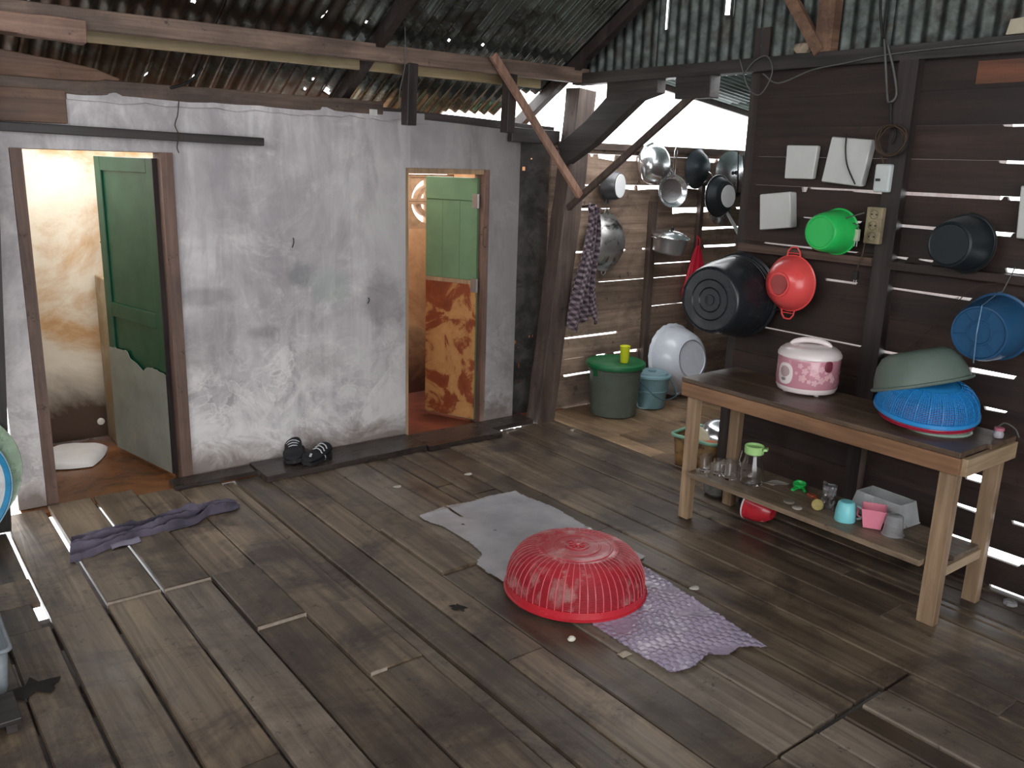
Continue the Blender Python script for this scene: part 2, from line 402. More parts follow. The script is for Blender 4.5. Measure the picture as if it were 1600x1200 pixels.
spec = {
 (.14,.30): [-2.3,.2,2.0,4.4], (.30,.457): [-2.3,.9,2.8,3.38], (.30,.430): [3.38,3.60], (.30,.4625): [3.60,3.84], (.30,.4571): [3.84,4.4], (.462,.655): [-2.3,.4,1.9,3.44,4.62], (.661,.872): [-2.3,.6,2.20,3.43,4.62],
 (.878,1.075): [-2.3,1.1,3.42,4.62], (1.075,1.28): [-2.3,.2,2.92,3.42,4.555], (1.28,1.505): [-2.3,.7,2.41,2.925,4.53],
 (1.575,1.735): [-2.3,1.3,4.5], (1.735,1.905): [-2.3,.3,2.2,4.5], (1.905,2.105): [-2.3,1.3,2.9,3.455,4.5],
 (2.105,2.31): [-2.3,.1,1.3,4.5], (2.31,2.455): [-2.3,.9,1.3,3.2,4.5], (2.455,2.56): [-2.3,.9,1.3,3.8,4.5], (2.56,2.72): [-2.3,.4,1.3,3.6,4.5], (2.72,2.89): [-2.3,.2,1.3,2.872,4.5],
 (2.89,3.045): [-2.3,1.0,4.5], (3.045,3.19): [-2.3,.6,3.4,4.5], (3.19,3.395): [-2.3,1.6,4.5], (3.395,3.50): [-2.3,1.9,4.39], (3.50,3.55): [-2.3,1.9,4.455], (3.395,3.5001): [4.412,4.46], (3.55,3.695): [-2.3,1.2,4.455], (3.695,3.80): [-2.3,.8,3.0,4.60], (3.80,3.86): [-2.3,.8,3.0,4.195], (3.80,3.8601): [4.222,4.60]}
for (a, b), ys in spec.items():
    for p, q in zip(ys[:-1], ys[1:]):
        dz = random.uniform(-.003, .0015); m = M_floor; p2, q2 = p, q
        if (a, p) in ((1.075, 2.92), (1.905, 2.9)): dz = .013
        if (a, p) == (1.28, 2.41): dz = .006
        if (a, p) in ((.661, 3.43), (.878, 3.42)): dz = .011
        if a >= 2.0 and b <= 2.92:
            if abs(p-1.3) < .01: p2 = p + (.012 + .014*(1 if 2.3 < a < 2.7 else 0))
        if (a, p) == (2.56, .4): m = M_floorl
        if (a, p) == (.878, 1.1): m = M_floorl
        if a in (2.105, 2.31, 1.575) and p < 1.4: m = M_floorl if a != 1.575 else M_floor
        fplank(a, b, p2, q2, dz, m)
M_end = plain('worn_plank_end', 'a5978a', .7, var=.2, scale=30)  # worn cut wood, kept paler: the light on these ends is in the colour
for a, b, y in ((.664,.870,3.425), (.882,1.072,3.415), (1.08,1.277,2.915), (1.285,1.35,2.405), (1.91,2.10,3.45)):
    obj('plank_end', MB().box(a, b, y-.006, y, -.016, .009), M_end, floor)
for a, b, y0, y1 in ((.672,.694,-2.3,2.95), (1.507,1.573,-2.3,4.5)):          # narrow filler strips lying a little lower
    fplank(a-.002, b+.002, y0, y1, -.012 if a > 1 else -.001, M_floor)
# far side: nook floor, wide planks
for i, (a, b) in enumerate(((3.86,4.0),(4.0,4.33),(4.33,4.6),(4.6,4.85),(4.85,5.1),(5.1,5.4),(5.4,5.7),(5.7,6.0),(6.0,6.4),(6.4,6.8))):
    for p, q in ((3.02, 3.52 if i == 0 else 3.75+.2*(i % 2)), (3.52 if i == 0 else 3.75+.2*(i % 2), 4.64)):
        fplank(a, b, p, q, random.uniform(-.002, .002), M_nook)
j = MB()
for y in (3.43, 2.92, 2.41, 1.28, .3, -.7, -1.7): j.box(-1.6, 3.86, y-.03, y+.03, -.13, -.029)
obj('floor_joist', j, M_beamd, floor)
tag(obj('ground', MB().box(-3.5, .62, -4, 4.42, -.62, -.5).box(.62, .95, -4, 5.12, -.62, -.5).box(.95, 3.3, -4, 5.9, -.62, -.5).box(3.3, 3.7, -4, 4.45, -.62, -.5), M_soil), kind='structure')  # dark soil blocks added unseen, cut so only some floor gaps show bright

# ---- plaster wall
MB_w = MB()
T = 4.65
def wbox(x0, x1, z0, z1): MB_w.box(x0, x1, T, T+.11, z0, z1)
wbox(.545, .67, 0, 2.0); wbox(1.39, 2.76, 0, 2.0); wbox(3.385, 3.63, 0, 1.96)
wbox(.67, 1.39, 1.745, 2.0); wbox(2.76, 3.385, 1.70, 1.985)
wall_back = tag(obj('wall_back', MB_w, M_plaster), kind='structure')
# raised crust of plaster along the wall head
random.seed(5)
c = MB()
pts = [(x, 1.97 + .02*mn.noise(Vector((x*9, 0, 0))) - .01*(x > 2.8), 2.015) for x in [.93+.05*i for i in range(40)]]
strip(c, 'x', pts, 4.632, 4.652); obj('plaster_edge', c, M_plaster, wall_back)

# boarded wall left of the plaster
wl_ = tag(empty('wall_left'), kind='structure')
for i in range(15):
    x0 = .475 - i*.148; x1 = x0 + .155
    v8 = [(x0-.143,4.40,0),(x0,4.40,0),(x1,4.40,2.3),(x1-.143,4.40,2.3)]; obj('plank', MB().add(v8 + [(p, 4.422, r) for p, q, r in v8], [(0,1,2,3),(7,6,5,4),(0,4,5,1),(1,5,6,2),(2,6,7,3),(3,7,4,0)]), M_postd, wl_)
obj('side_panel', MB().box(-1.64, -1.6, -2.3, 4.4, 0, 2.3), M_dark, wl_)
wf = tag(empty('wall_front'), kind='structure')
for x0, x1, z0, z1 in ((2.2, 3.0, 0, 2.6), (3.0, 3.85, 0, 2.6)):
    obj('front_panel', MB().box(x0, x1, -2.34, -2.3, z0, z1), M_boardC, wf)

# dark sooty panel between the plaster wall and the post
dp = tag(empty('wall_infill'), kind='structure')
def sheet_flat(mb, x0, x1, z0, z1, y, holes, nx, nz):
    def mask(u, v):
        x = x0+(x1-x0)*u; z = z0+(z1-z0)*v
        return not any(abs(x-hx) < hw and abs(z-hz) < hh for hx, hz, hw, hh in holes)
    return mb.grid(nx, nz, lambda u, v: (x0+(x1-x0)*u, y + .004*math.sin(v*9+u*5), z0+(z1-z0)*v), mask)
M_soot = plain('soot_panel', '54504e', .6, .1, var=.35, scale=7, bmp=.1, dirt=('2a2625', 4, .5))
obj('sooty_panel', sheet_flat(MB(), 3.63, 3.93, 0.0, 1.98, 4.70, [(3.70,1.71,.012,.012),(3.76,1.78,.006,.006),(3.67,.53,.012,.012),(3.70,.49,.006,.006),(3.715,.36,.007,.02),(3.72,.24,.012,.008),(3.80,.56,.006,.006),(3.83,.56,.006,.006),(3.71,.29,.005,.005)], 50, 240), M_soot, dp, solid=.003)

# ---- board wall of the cooking nook
wc = tag(empty('wall_nook'), kind='structure')
lev = [-.03, .25, .37, .53, .70, .92, 1.03, 1.15, 1.295, 1.45, 1.615, 1.825, 1.895]
gapC = {0: [(4.10,4.42,.02)], 1: [(4.10,4.30,.005),(4.42,4.52,.018),(4.60,4.86,.020)], 2: [(3.95,4.62,.012)], 3: [(4.93,5.35,.006)], 4: [(3.96,4.04,.02),(4.4,4.9,.003),(4.93,5.5,.005)], 
        5: [(4.97,5.4,.006)], 6: [(4.15,4.24,.010),(4.37,4.66,.012),(4.83,4.87,.01),(5.17,5.26,.012),(5.54,5.95,.022)], 7: [(4.41,4.45,.012),(5.48,6.2,.020)],
        8: [(4.19,4.36,.012),(4.39,4.48,.006),(5.13,5.62,.040),(5.9,6.13,.018)], 9: [(4.22,4.26,.01),(4.55,4.72,.03),(4.74,5.08,.035),(5.1,5.65,.022)], 10: [(4.05,4.24,.038),(4.255,4.29,.018),(4.33,4.5,.034),(4.6,4.72,.03),(5.45,5.6,.03),(5.62,5.8,.03)]}
boards(wc, 'x', 3.9, 6.8, [3.9, 4.88, 5.43, 6.8], lev, 4.65, 4.668, gapC, M_boardC)
obj('stud', MB().box(4.865, 4.915, 4.60, 4.65, -.02, 1.50), M_post, wc)
obj('stud', MB().box(4.90, 4.935, 4.612, 4.65, -.02, 1.5), M_boardC, wc)
obj('stud', MB().box(5.41, 5.45, 4.61, 4.65, 0, 1.88), M_post, wc)
obj('stud', MB().box(5.97, 6.01, 4.61, 4.65, 0, 1.88), M_postd, wc)
obj('top_rail', MB().box(3.9, 6.8, 4.625, 4.652, 1.855, 1.90), M_beamx, wc)
wn2 = tag(empty('wall_nook_side'), kind='structure')
boards(wn2, 'y', 3.0, 4.65, [3.0, 4.65], [0, .3, .6, .9, 1.2, 1.5, 1.9], 6.8, 6.82, {1: [(3.2,4.4,.006)]}, M_dark)
boards(wn2, 'x', 3.95, 6.8, [3.95, 6.8], [0, .3, .6, .9, 1.2, 1.5, 1.8, 2.2], 2.98, 3.0, {2: [(4.2,6.4,.005)]}, M_dark)

# ---- board wall behind the bench
wb = tag(empty('wall_right'), kind='structure')
levB = [-.12, .008, .175, .328, .482, .636, .79, .945, 1.096, 1.243, 1.386, 1.531, 1.676, 1.819, 1.962, 2.107, 2.235]
gB = {0: [(-2,1.46,.008)], 1: [(-2,1.36,.012),(1.36,1.68,.022)], 2: [(1.3,1.42,.006),(1.545,1.67,.008)], 3: [(1.2,1.33,.008),(1.5,1.52,.006),(1.53,1.64,.016)], 5: [(1.52,1.61,.006)], 
      6: [(1.51,1.70,.010),(2.01,2.18,.005),(2.22,2.78,.004)], 8: [(1.74,2.16,.0055),(2.28,2.45,.0055),(2.75,2.85,.005)], 9: [(2.05,2.16,.006),(1.93,2.0,.004),(2.3,2.4,.004),(2.54,2.84,.004),(1.38,1.62,.009)],
      10: [(1.90,2.15,.008),(1.62,1.70,.009),(2.3,2.36,.006),(2.5,2.62,.003)], 11: [(2.2,2.36,.009),(2.36,2.5,.006),(2.5,2.6,.005),(2.61,2.64,.013),(1.68,2.12,.008),(1.55,1.66,.013)], 12: [(1.55,1.72,.007),(2.7,2.76,.004)], 13: [(1.5,1.725,.006)],
      7: [(.2,1.1,.006)], 4: [(.1,1.0,.008)]}
def slit(w, z): return w*1.45 + abs(1.75-z)/3.85*.018
gB = {i: [(u0, u1, slit(w, levB[i+1])) for u0, u1, w in v] for i, v in gB.items()}
boards(wb, 'y', -2.3, 2.96, [-2.3, -.3, 2.14, 2.96], levB, 3.85, 3.868, gB, M_boardB)
obj('stud', MB().box(3.80, 3.85, 2.095, 2.185, 0, 2.235), M_postd, wb)
obj('stud', MB().box(3.785, 3.80, 2.085, 2.105, .02, .62), M_post, wb)
obj('stud', MB().box(3.80, 3.85, .6, .69, 0, 2.235), M_postd, wb)
obj('stud', MB().box(3.80, 3.85, -.9, -.81, 0, 2.235), M_postd, wb)
obj('ledge_rail', MB().box(3.785, 3.85, 2.185, 2.95, 1.335, 1.372), wood('ledge_wood', '6b5347', '3b2a23', 'y'), wb)
obj('ledge_rail', MB().box(3.785, 3.85, .4, 2.095, 1.33, 1.365), M_dark, wb)
obj('corner_post', MB().box(3.86, 3.975, 2.93, 3.02, -.02, 2.45), M_postd, wb)
obj('header_beam', MB().box(3.80, 3.89, -2.3, 4.36, 2.235, 2.30), M_beamdy, wb)
obj('pale_patch_board', MB().box(3.843, 3.85, 1.2, 1.86, 2.125, 2.215), wood('patch_wood', '70452f', '452a1e', 'y'), wb)

# ---- corrugated roof and gable
def corr(name, parent, O, U, V, w, l, m, period=.076, amp=.0115, nv=3, holes=(), dv=None, phase=0.0):
    """corrugated sheet from O along U (waves repeat) and V; holes: (u, v, ru, rv)"""
    O = Vector(O); U = Vector(U).normalized(); V = Vector(V).normalized(); Nn = U.cross(V).normalized()
    nu = int(round(w/period*8)); vv = dv or [i/nv for i in range(nv+1)]
    vs = []
    for v in vv:
        for i in range(nu+1):
            u = w*i/nu; vs.append(O + U*u + V*(l*v) + Nn*(amp*math.sin(2*PI*u/period + phase)))
    fs = []
    for j in range(len(vv)-1):
        for i in range(nu):
            uc = w*(i+.5)/nu; vc = l*(vv[j]+vv[j+1])/2
            if any(abs(uc-a) < ra and abs(vc-b) < rb for a, b, ra, rb in holes): continue
            a = j*(nu+1)+i; fs.append((a, a+1, a+nu+2, a+nu+1))
    return obj(name, MB().add(vs, fs), m, parent, smooth=True, solid=.0012)
S = .6; K = math.sqrt(1+S*S)
def rz(y): return 2.17 + S*(4.65-y)
ceil = tag(empty('ceiling'), kind='structure')
Y0 = 4.92
nail = [(1.418,4.258),(1.324,4.739),(1.549,4.721),(2.038,4.223),(2.052,4.205),(2.289,4.238),(2.811,4.276),(3.041,4.282),(2.167,4.744),(2.176,4.66),(2.305,4.749),(2.32,4.764)]
L_ = (Y0-1.2)*K; fine = [i*.02/L_ for i in range(0, 92)]; dvr = fine + [fine[-1] + (1-fine[-1])*k/4 for k in range(1, 5)]
n = 0
for x, w in ((-1.65,.80),(-.85,.80),(-.05,.80),(.75,.80),(1.55,.80),(2.35,.79),(3.14,.40),(3.54,.34)):
    hs = [(hx-x, (Y0-hy)*K, .0075, .011) for hx, hy in nail if x-.02 < hx < x+w+.02]
    Yk = Y0 if x < 3.0 else (4.84 if x < 3.3 else 4.62)
    L_ = (Yk-1.2)*K; fine = [i*.02/L_ for i in range(0, 92)]; dvr = fine + [fine[-1] + (1-fine[-1])*k/4 for k in range(1, 5)]
    hs = [(hx-x, (Yk-hy)*K, .0075, .011) for hx, hy in nail if x-.02 < hx < x+w+.02]
    corr('roofing_sheet', ceil, (x, Yk, rz(Yk)+(.0025 if n % 2 else 0)), (1, 0, 0), (0, -1, S), w+.03, L_, M_zinc, holes=hs, dv=dvr)
    corr('roofing_sheet', ceil, (x, -2.6, rz(1.2)-3.8*.35), (1, 0, 0), (0, 3.8, 3.8*.35), w+.03, 3.8*math.sqrt(1+.35**2), M_zinc, nv=2)
    n += 1
gable = tag(empty('wall_gable'), kind='structure')
y = 4.44; n = 0
while y > -2.2:
    w = .72; ztop = rz(max(1.2, y-w)) if y-w > 1.2 else rz(1.2)
    h = max(.15, ztop-2.27)
    hs = []
    for gy, gz0, g in ((3.667, 2.52, .008), (3.226, 2.525, .021)):
        if y-w < gy < y: hs.append((y-gy, gz0-2.27+.6, g/2+.003, .6))
    nv = 30
    def cut(o, y=y):
        me = o.data; dead = 0
        for v in me.vertices:
            lim = rz(v.co.y) - .004 if v.co.y > 1.2 else rz(1.2) - .35*(1.2-v.co.y) - .004
            if v.co.z > lim: v.co.z = max(2.27, lim)
    o = corr('gable_sheet', gable, (3.87+(.003 if n % 2 else 0), y, 2.27), (0, -1, 0), (0, 0, 1), w+.02, h, M_zinc2, nv=nv, holes=hs, amp=.011)
    cut(o)
    y -= .72; n += 1
# timbers under the sheets
for xx in (.4, 2.38, 3.76):
    mb = MB().bar((xx, 4.90, rz(4.9)-.045), (xx, 1.25, rz(1.25)-.045), .05, .07)
    obj('rafter', mb, M_postd, ceil)
for yy in (3.2, 2.2, 1.3):
    obj('purlin', MB().box(-1.6, 3.85, yy-.03, yy+.03, rz(yy)-.13, rz(yy)-.083), M_beamd, ceil)
obj('gable_stud', MB().box(3.79, 3.85, 2.53, 2.62, 2.30, 3.35), M_brown, gable)
obj('gable_brace', MB().bar((3.80, 2.59, 2.30), (3.80, 2.83, 2.62), .055, .03, (1, 0, 0)), M_brown, gable)

# lean-to roof over the nook
lt = tag(empty('ceiling_nook'), kind='structure')
for i in range(3):
    x0 = 4.75+.8*i
    corr('roofing_sheet', lt, (x0, 4.66, 2.47-.135*(x0-3.85)), (0, -1, 0), (1, 0, -.135), 1.66, .84, M_leanto, nv=2, amp=.009)
obj('eave_batten', MB().bar((4.7, 4.58, 2.332), (6.9, 4.58, 2.035), .03, .04), M_post, lt)

# ---- bathroom behind the left doorway
r1 = tag(empty('wall_bathroom'), kind='structure')
obj('rear_plaster', MB().box(.55, 2.0, 5.68, 5.78, 0, 1.88), M_cream, r1)
obj('side_plaster', MB().box(.55, .64, 4.76, 5.68, 0, 1.85), M_cream, r1)
obj('partition_plaster', MB().box(1.78, 1.86, 4.76, 5.68, 0, 1.85), M_cream, r1)
f1 = tag(obj('floor_bathroom', MB().box(.55, 1.95, 4.56, 5.78, -.03, -.004), M_bathfloor), kind='structure')
r2 = tag(empty('wall_washroom'), kind='structure')
rr2 = MB(); rr2.box(2.6, 3.352, 5.6, 5.7, 0, 1.9); rr2.box(3.352, 3.745, 5.6, 5.7, 0, 1.253); rr2.box(3.352, 3.745, 5.6, 5.7, 1.648, 1.9); rr2.box(3.745, 4.1, 5.6, 5.7, 0, 1.9)
obj('rear_plaster', rr2, M_orange, r2)
obj('side_plaster', MB().box(2.6, 2.68, 4.76, 5.6, 0, 1.85), M_orange, r2)
obj('side_plaster', MB().box(4.0, 4.1, 4.76, 5.6, 0, 1.85), M_orange, r2)
for i, (cx, cz) in enumerate(((0, 0), (1, 0), (0, 1), (1, 1))):
    mb = MB(); x0 = 3.354+.196*cx; z0 = 1.255+.196*cz; s = .193; bw = .020
    mb.box(x0, x0+s, 5.61, 5.69, z0, z0+bw); mb.box(x0, x0+s, 5.61, 5.69, z0+s-bw, z0+s)
    mb.box(x0, x0+bw, 5.61, 5.69, z0+bw, z0+s-bw); mb.box(x0+s-bw, x0+s, 5.61, 5.69, z0+bw, z0+s-bw)
    ox = x0+s if cx == 0 else x0; oz = z0+s if cz == 0 else z0; sx_ = -1 if cx == 0 else 1; sz_ = -1 if cz == 0 else 1
    for ra, rb in ((.085, .116), (.164, .30)):
        m_ = 10; vs = []
        for yy in (5.615, 5.685):
            for k in range(m_+1):
                t = (PI/2)*k/m_
                for r in (ra, rb): vs.append((ox+sx_*min(s-.003, r*math.cos(t)), yy, oz+sz_*min(s-.003, r*math.sin(t))))
        b = 2*(m_+1); fs = []
        for k in range(m_):
            a = 2*k; fs += [(a, a+1, a+3, a+2), (b+a, b+a+2, b+a+3, b+a+1), (a, a+2, b+a+2, b+a), (a+1, b+a+1, b+a+3, a+3)]
        mb.add(vs, fs)
    obj('vent_block', mb, M_block, r2)
tag(obj('floor_washroom', MB().box(2.6, 4.1, 4.62, 5.7, -.03, -.002), M_redfloor), kind='structure')
# ---- door 1
d1 = tag(empty('door_1'), kind='structure')
obj('jamb', MB().box(.672, .722, 4.635, 4.76, 0, 1.745), M_frame, d1)
obj('jamb', MB().box(1.333, 1.392, 4.625, 4.76, 0, 1.745), M_frame, d1)
obj('head', MB().box(.722, 1.333, 4.66, 4.76, 1.742, 1.752), M_frame, d1)
leaf = empty('door_leaf', (1.325, 4.70, 0), ez(math.radians(101.5))); leaf.parent = d1
Lw = .655
obj('leaf_board', MB().box(0, Lw, -.012, .006, .03, 1.715), M_green, leaf)
for nm, a in (('stile', (0, .07, .006, .018, .60, 1.715)), ('stile', (Lw-.07, Lw, .006, .018, .60, 1.715)), ('rail', (.07, Lw-.07, .006, .018, 1.64, 1.715)), ('rail', (.07, Lw-.07, .006, .018, .83, .91))):
    obj(nm, MB().box(*a), M_green, leaf, bevel=.003)
mb = MB(); nn = 26; pts = []
for i in range(nn+1):
    u = i/nn; zt = .585 + .035*u + .010*math.sin(u*11) + .016*mn.noise(Vector((u*14, 3, 0))) + (.03 if u > .62 else 0) - .02*max(0, 1-abs(u-.4)/.1)
    pts.append((Lw*u, .03, zt))
vs = []
for yy in (.0185, .0225):
    for u, lo, hi in pts: vs += [(u, yy, lo), (u, yy, hi)]
b = 2*len(pts); fs = []
for i in range(nn):
    a = 2*i; fs += [(a, a+1, a+3, a+2), (b+a, b+a+2, b+a+3, b+a+1), (a+1, b+a+1, b+a+3, a+3)]
obj('edge_strip', MB().box(-.004, .004, -.0125, .019, .03, 1.715), M_postd, leaf)
tag(obj('metal_cladding', mb.add(vs, fs), M_greylow, leaf), 'grey sheet nailed over the lower door with a torn top edge')
for z in (.35, 1.45): obj('hinge', MB().box(-.012, .03, -.016, -.011, z-.05, z+.05).cyl((-.006, -.014, z-.05), (-.006, -.014, z+.05), .007, n=8), plain('rust_metal', '5a4a40', .5, .7), leaf)

# ---- door 2
d2 = tag(empty('door_2'), kind='structure')
M_fr2 = wood('tan_frame', 'b99b7c', '8a6d50', 'z', .6, spread=.08)
obj('jamb', MB().box(2.762, 2.782, 4.652, 4.758, 0, 1.70), M_fr2, d2)
obj('jamb', MB().box(3.345, 3.383, 4.645, 4.758, 0, 1.70), M_frame, d2)
obj('head', MB().box(2.782, 3.345, 4.66, 4.758, 1.668, 1.70), M_fr2, d2)
leaf = empty('door_leaf', (3.335, 4.70, 0), ez(math.radians(114))); leaf.parent = d2
Lw = .40
obj('leaf_board', MB().box(0, Lw, -.015, .004, .02, 1.645), M_green2, leaf)
obj('top_rail', MB().box(0, Lw, .004, .016, 1.50, 1.645), M_green2, leaf, bevel=.003)
for a, b in ((0, .132), (.134, .266), (.268, .40)): obj('plank', MB().box(a, b, .004, .011, .985, 1.496), M_green2, leaf)
obj('cladding_lip', MB().box(0, Lw, .004, .014, .955, .982), M_fr2, leaf)
tag(obj('lower_panel', MB().box(0, Lw, .004, .010, .025, .955), M_rustlow, leaf), 'rust-red and ochre peeling lower panel')
for z in (1.50, .95): obj('hinge', MB().box(-.02, .035, .016, .02, z-.045, z+.045).cyl((-.012, .02, z-.045), (-.012, .02, z+.045), .007, n=8), plain('hinge_steel', 'b9bab8', .35, .8), leaf)
obj('bolt_handle', MB().tube([(-.03, .0, 1.34), (-.03, .03, 1.33), (-.03, .03, 1.22), (-.03, 0, 1.21)], .004, 6), plain('rust_metal', '5a4a40', .5, .7), d2).location = (3.375, 4.62, 0)

# ---- wall-head timbers, beams, posts and braces (loose timbers, each a thing)
def timber(name, label, mb, m, group=None, cat='beam', bevel=.004):
    return tag(obj(name, mb, m, bevel=bevel), label, cat, group)
def irregular_bar(p0, p1, w, t, seg=10, amp=.004, side=(0, 0, 1)):
    p0 = Vector(p0); p1 = Vector(p1); d = (p1-p0).normalized(); a = d.cross(Vector(side)).normalized(); b = a.cross(d).normalized(); vs = []
    for i in range(seg+1):
        p = p0.lerp(p1, i/seg)
        for k, (sa, sb) in enumerate(((-1,-1),(1,-1),(1,1),(-1,1))):
            e = amp*mn.noise(p*7+Vector((k*3, 0, 0))); vs.append(p + a*(sa*(w/2+e)) + b*(sb*(t/2+e)))
    fs = [(3,2,1,0), tuple(seg*4+k for k in range(4))]
    for i in range(seg):
        for k in range(4): a_ = i*4+k; b_ = i*4+(k+1) % 4; fs.append((a_, b_, b_+4, a_+4))
    return MB().add(vs, fs)
timber('tie_beam', 'long weathered timber beam crossing below the tin roof above the plaster wall', irregular_bar((.2, 4.30, 2.29), (3.86, 4.30, 2.285), .06, .085, 14), M_beamx)
timber('ceiling_batten', 'pale yellowish sawn batten running under the tin roof behind the long beam', irregular_bar((.98, 4.46, 2.243), (3.62, 4.46, 2.235), .02, .06, 8, .002), M_pale)
timber('wall_plate', 'brown rough timber lying along the top of the plaster wall', irregular_bar((.62, 4.675, 2.035), (2.60, 4.675, 2.03), .09, .075, 16, .006), M_beamx)
timber('wall_plate', 'dark timber on the wall head above the right-hand doorway, reaching the post', irregular_bar((2.60, 4.68, 2.015), (3.90, 4.68, 1.965), .09, .045, 8), M_beamd)
timber('wall_plate', 'short dark timber block hung between hanging post and leaning post', irregular_bar((3.50, 4.60, 1.925), (3.87, 4.56, 1.915), .05, .09, 4), M_beamd)
timber('lintel_beam', 'dark grey beam standing proud of the plaster above the left doorway', irregular_bar((.62, 4.615, 1.838), (1.86, 4.615, 1.815), .055, .042, 8, .002), M_beamd)
timber('brown_board', 'wide reddish brown board with a broken right end, top left under the roof', strip(MB(), 'x', [(.60,2.06,2.175),(.9,2.055,2.14),(1.06,2.06,2.115),(1.10,2.07,2.10),(1.13,2.068,2.088),(1.16,2.07,2.08)], 4.60, 4.62), M_brown, cat='board')
timber('brown_board', 'square orange-brown board left of the plaster, just above the lintel beam', strip(MB(), 'x', [(.60,1.862,2.012),(.925,1.862,2.012)], 4.628, 4.648), M_brown, cat='board')
timber('rough_log', 'rough peeling log end at the top left corner below the roof', irregular_bar((.3, 4.22, 2.245), (.94, 4.22, 2.225), .07, .085, 12, .014), wood('peeling_wood', '97796a', '5c4238', 'x', .7, blotch=.3))
timber('hanging_post', 'short dark post hanging from the long beam over the plaster wall', irregular_bar((2.575, 4.29, 2.25), (2.565, 4.29, 1.93), .06, .07, 5, .002, (0, 1, 0)), M_postd, cat='post')
timber('hanging_post', 'short dark post hanging from the long beam by the roof gap, behind the pink brace', irregular_bar((3.255, 4.29, 2.25), (3.245, 4.29, 1.92), .06, .07, 5, .002, (0, 1, 0)), M_postd, cat='post')
timber('leaning_post', 'thick rough timber post beside the kitchen nook, hung with a checked shirt', irregular_bar((3.765, 4.50, -.01), (3.972, 4.46, 2.222), .15, .13, 16, .006, (0, 1, 0)), M_post, cat='post')
timber('diagonal_brace', 'thin pinkish brace running from the long beam down to the leaning post', irregular_bar((3.07, 4.215, 2.335), (3.80, 4.235, 1.555), .045, .03, 6, .002, (0, 1, 0)), M_brace, cat='brace')
timber('diagonal_brace', 'thin dark brace crossing the bright gap above the hanging pots', irregular_bar((3.83, 3.38, 2.14), (3.83, 4.38, 1.47), .04, .03, 6, .002, (1, 0, 0)), M_post, cat='brace')
kb = MB()
poly = [(4.06, 2.24), (4.06, 2.15), (4.24, 2.015), (4.50, 1.87), (4.43, 1.74), (4.16, 1.875), (3.79, 2.125), (3.64, 2.16), (3.64, 2.24)]
vs = [(3.815, a, b) for a, b in poly] + [(3.885, a, b) for a, b in poly]; nP = len(poly)
kb.add(vs, [tuple(range(nP)), tuple(range(2*nP-1, nP-1, -1))] + [(i, nP+i, nP+(i+1) % nP, (i+1) % nP) for i in range(nP)])
timber('knee_brace', 'broad dark knee brace from the header beam to the leaning post, against the bright gap', kb, M_beamdy, cat='brace')
timber('beam_block', 'stubby dark block under the header beam where the thin brace ends', MB().box(3.81, 3.89, 3.25, 3.50, 2.12, 2.24), M_beamdy, cat='beam')

# boards lying on the floor along the plaster wall
def lying(label, x0, x1, y0, y1, z0, z1, m=M_wet):
    n = max(2, int((x1-x0)/.12)); pts = []
    mb = MB(); vs = []
    for i in range(n+1):
        xx = x0+(x1-x0)*i/n; e = .008*mn.noise(Vector((xx*6, y0, 1)))
        vs += [(xx, y0+e, z0), (xx, y1, z0), (xx, y1, z1), (xx, y0+e+.004, z1-.003)]
    fs = [(0,1,2,3), tuple(n*4+k for k in (3,2,1,0))]
    for i in range(n):
        for k in range(4): a = i*4+k; b = i*4+(k+1) % 4; fs.append((a, a+4, b+4, b))
    return tag(obj('floor_board', mb.add(vs, fs), m), label, 'board')
lying('grey-edged board lying along the wall foot right of the left doorway', 1.26, 1.78, 4.505, 4.62, .0015, .027)
lying('long dark wet board along the wall foot under the black shoes', 1.71, 2.74, 4.36, 4.62, .0015, .036)
lying('dark wet board with a ragged front edge outside the right-hand doorway', 2.745, 3.30, 4.33, 4.60, .0015, .034)
lying('dark board reaching from the right-hand doorway to the leaning post', 3.305, 3.66, 4.45, 4.60, .0015, .034)

# ================================================================ BENCH
TZ = .738
bench = thing('wooden_bench', 'long brown wooden bench with a lower shelf against the board wall', 'bench', (3.48, 2.10, 0))
def bl(mb): return mb.xf(Matrix.Translation((-3.48, -2.10, 0)))
obj('bench_top', bl(MB().box(3.262, 3.478, 1.42, 2.81, .716, TZ)), M_top, bench, bevel=.003)
obj('bench_top', bl(MB().box(3.481, 3.70, 1.405, 2.82, .716, TZ-.002)), M_top, bench, bevel=.003)
obj('apron', bl(MB().box(3.255, 3.278, 1.415, 2.80, .648, .716)), M_table, bench, bevel=.002)
obj('apron', bl(MB().box(3.66, 3.683, 1.43, 2.78, .648, .716)), M_table, bench, bevel=.002)
tag(obj('end_rail', bl(MB().box(3.278, 3.70, 1.395, 1.418, .645, .714)), M_tablex, bench, bevel=.002), 'paler end rail')
obj('end_rail', bl(MB().box(3.278, 3.66, 2.775, 2.797, .645, .716)), M_tablex, bench, bevel=.002)
for lx0, ly0, ly1 in ((3.278, 1.425, 1.495), (3.625, 1.42, 1.48), (3.278, 2.715, 2.775), (3.615, 2.705, 2.765)):
    obj('leg', bl(MB().box(lx0, lx0+.042, ly0, ly1, .0, .716)), M_leg, bench, bevel=.002)
obj('shelf_rail', bl(MB().box(3.32, 3.625, 1.432, 1.456, .205, .246)), M_tablex, bench, bevel=.002)
obj('shelf_rail', bl(MB().box(3.32, 3.615, 2.735, 2.76, .205, .246)), M_tablex, bench, bevel=.002)
obj('shelf_board', bl(MB().box(3.245, 3.40, 1.50, 2.712, .243, .268)), M_shelf, bench, bevel=.002)
obj('shelf_board', bl(MB().box(3.402, 3.52, 1.44, 2.74, .247, .268)), M_shelf, bench, bevel=.002)
obj('shelf_board', bl(MB().box(3.522, 3.61, 1.44, 2.74, .247, .266)), M_shelf, bench, bevel=.002)
SZ = .2695

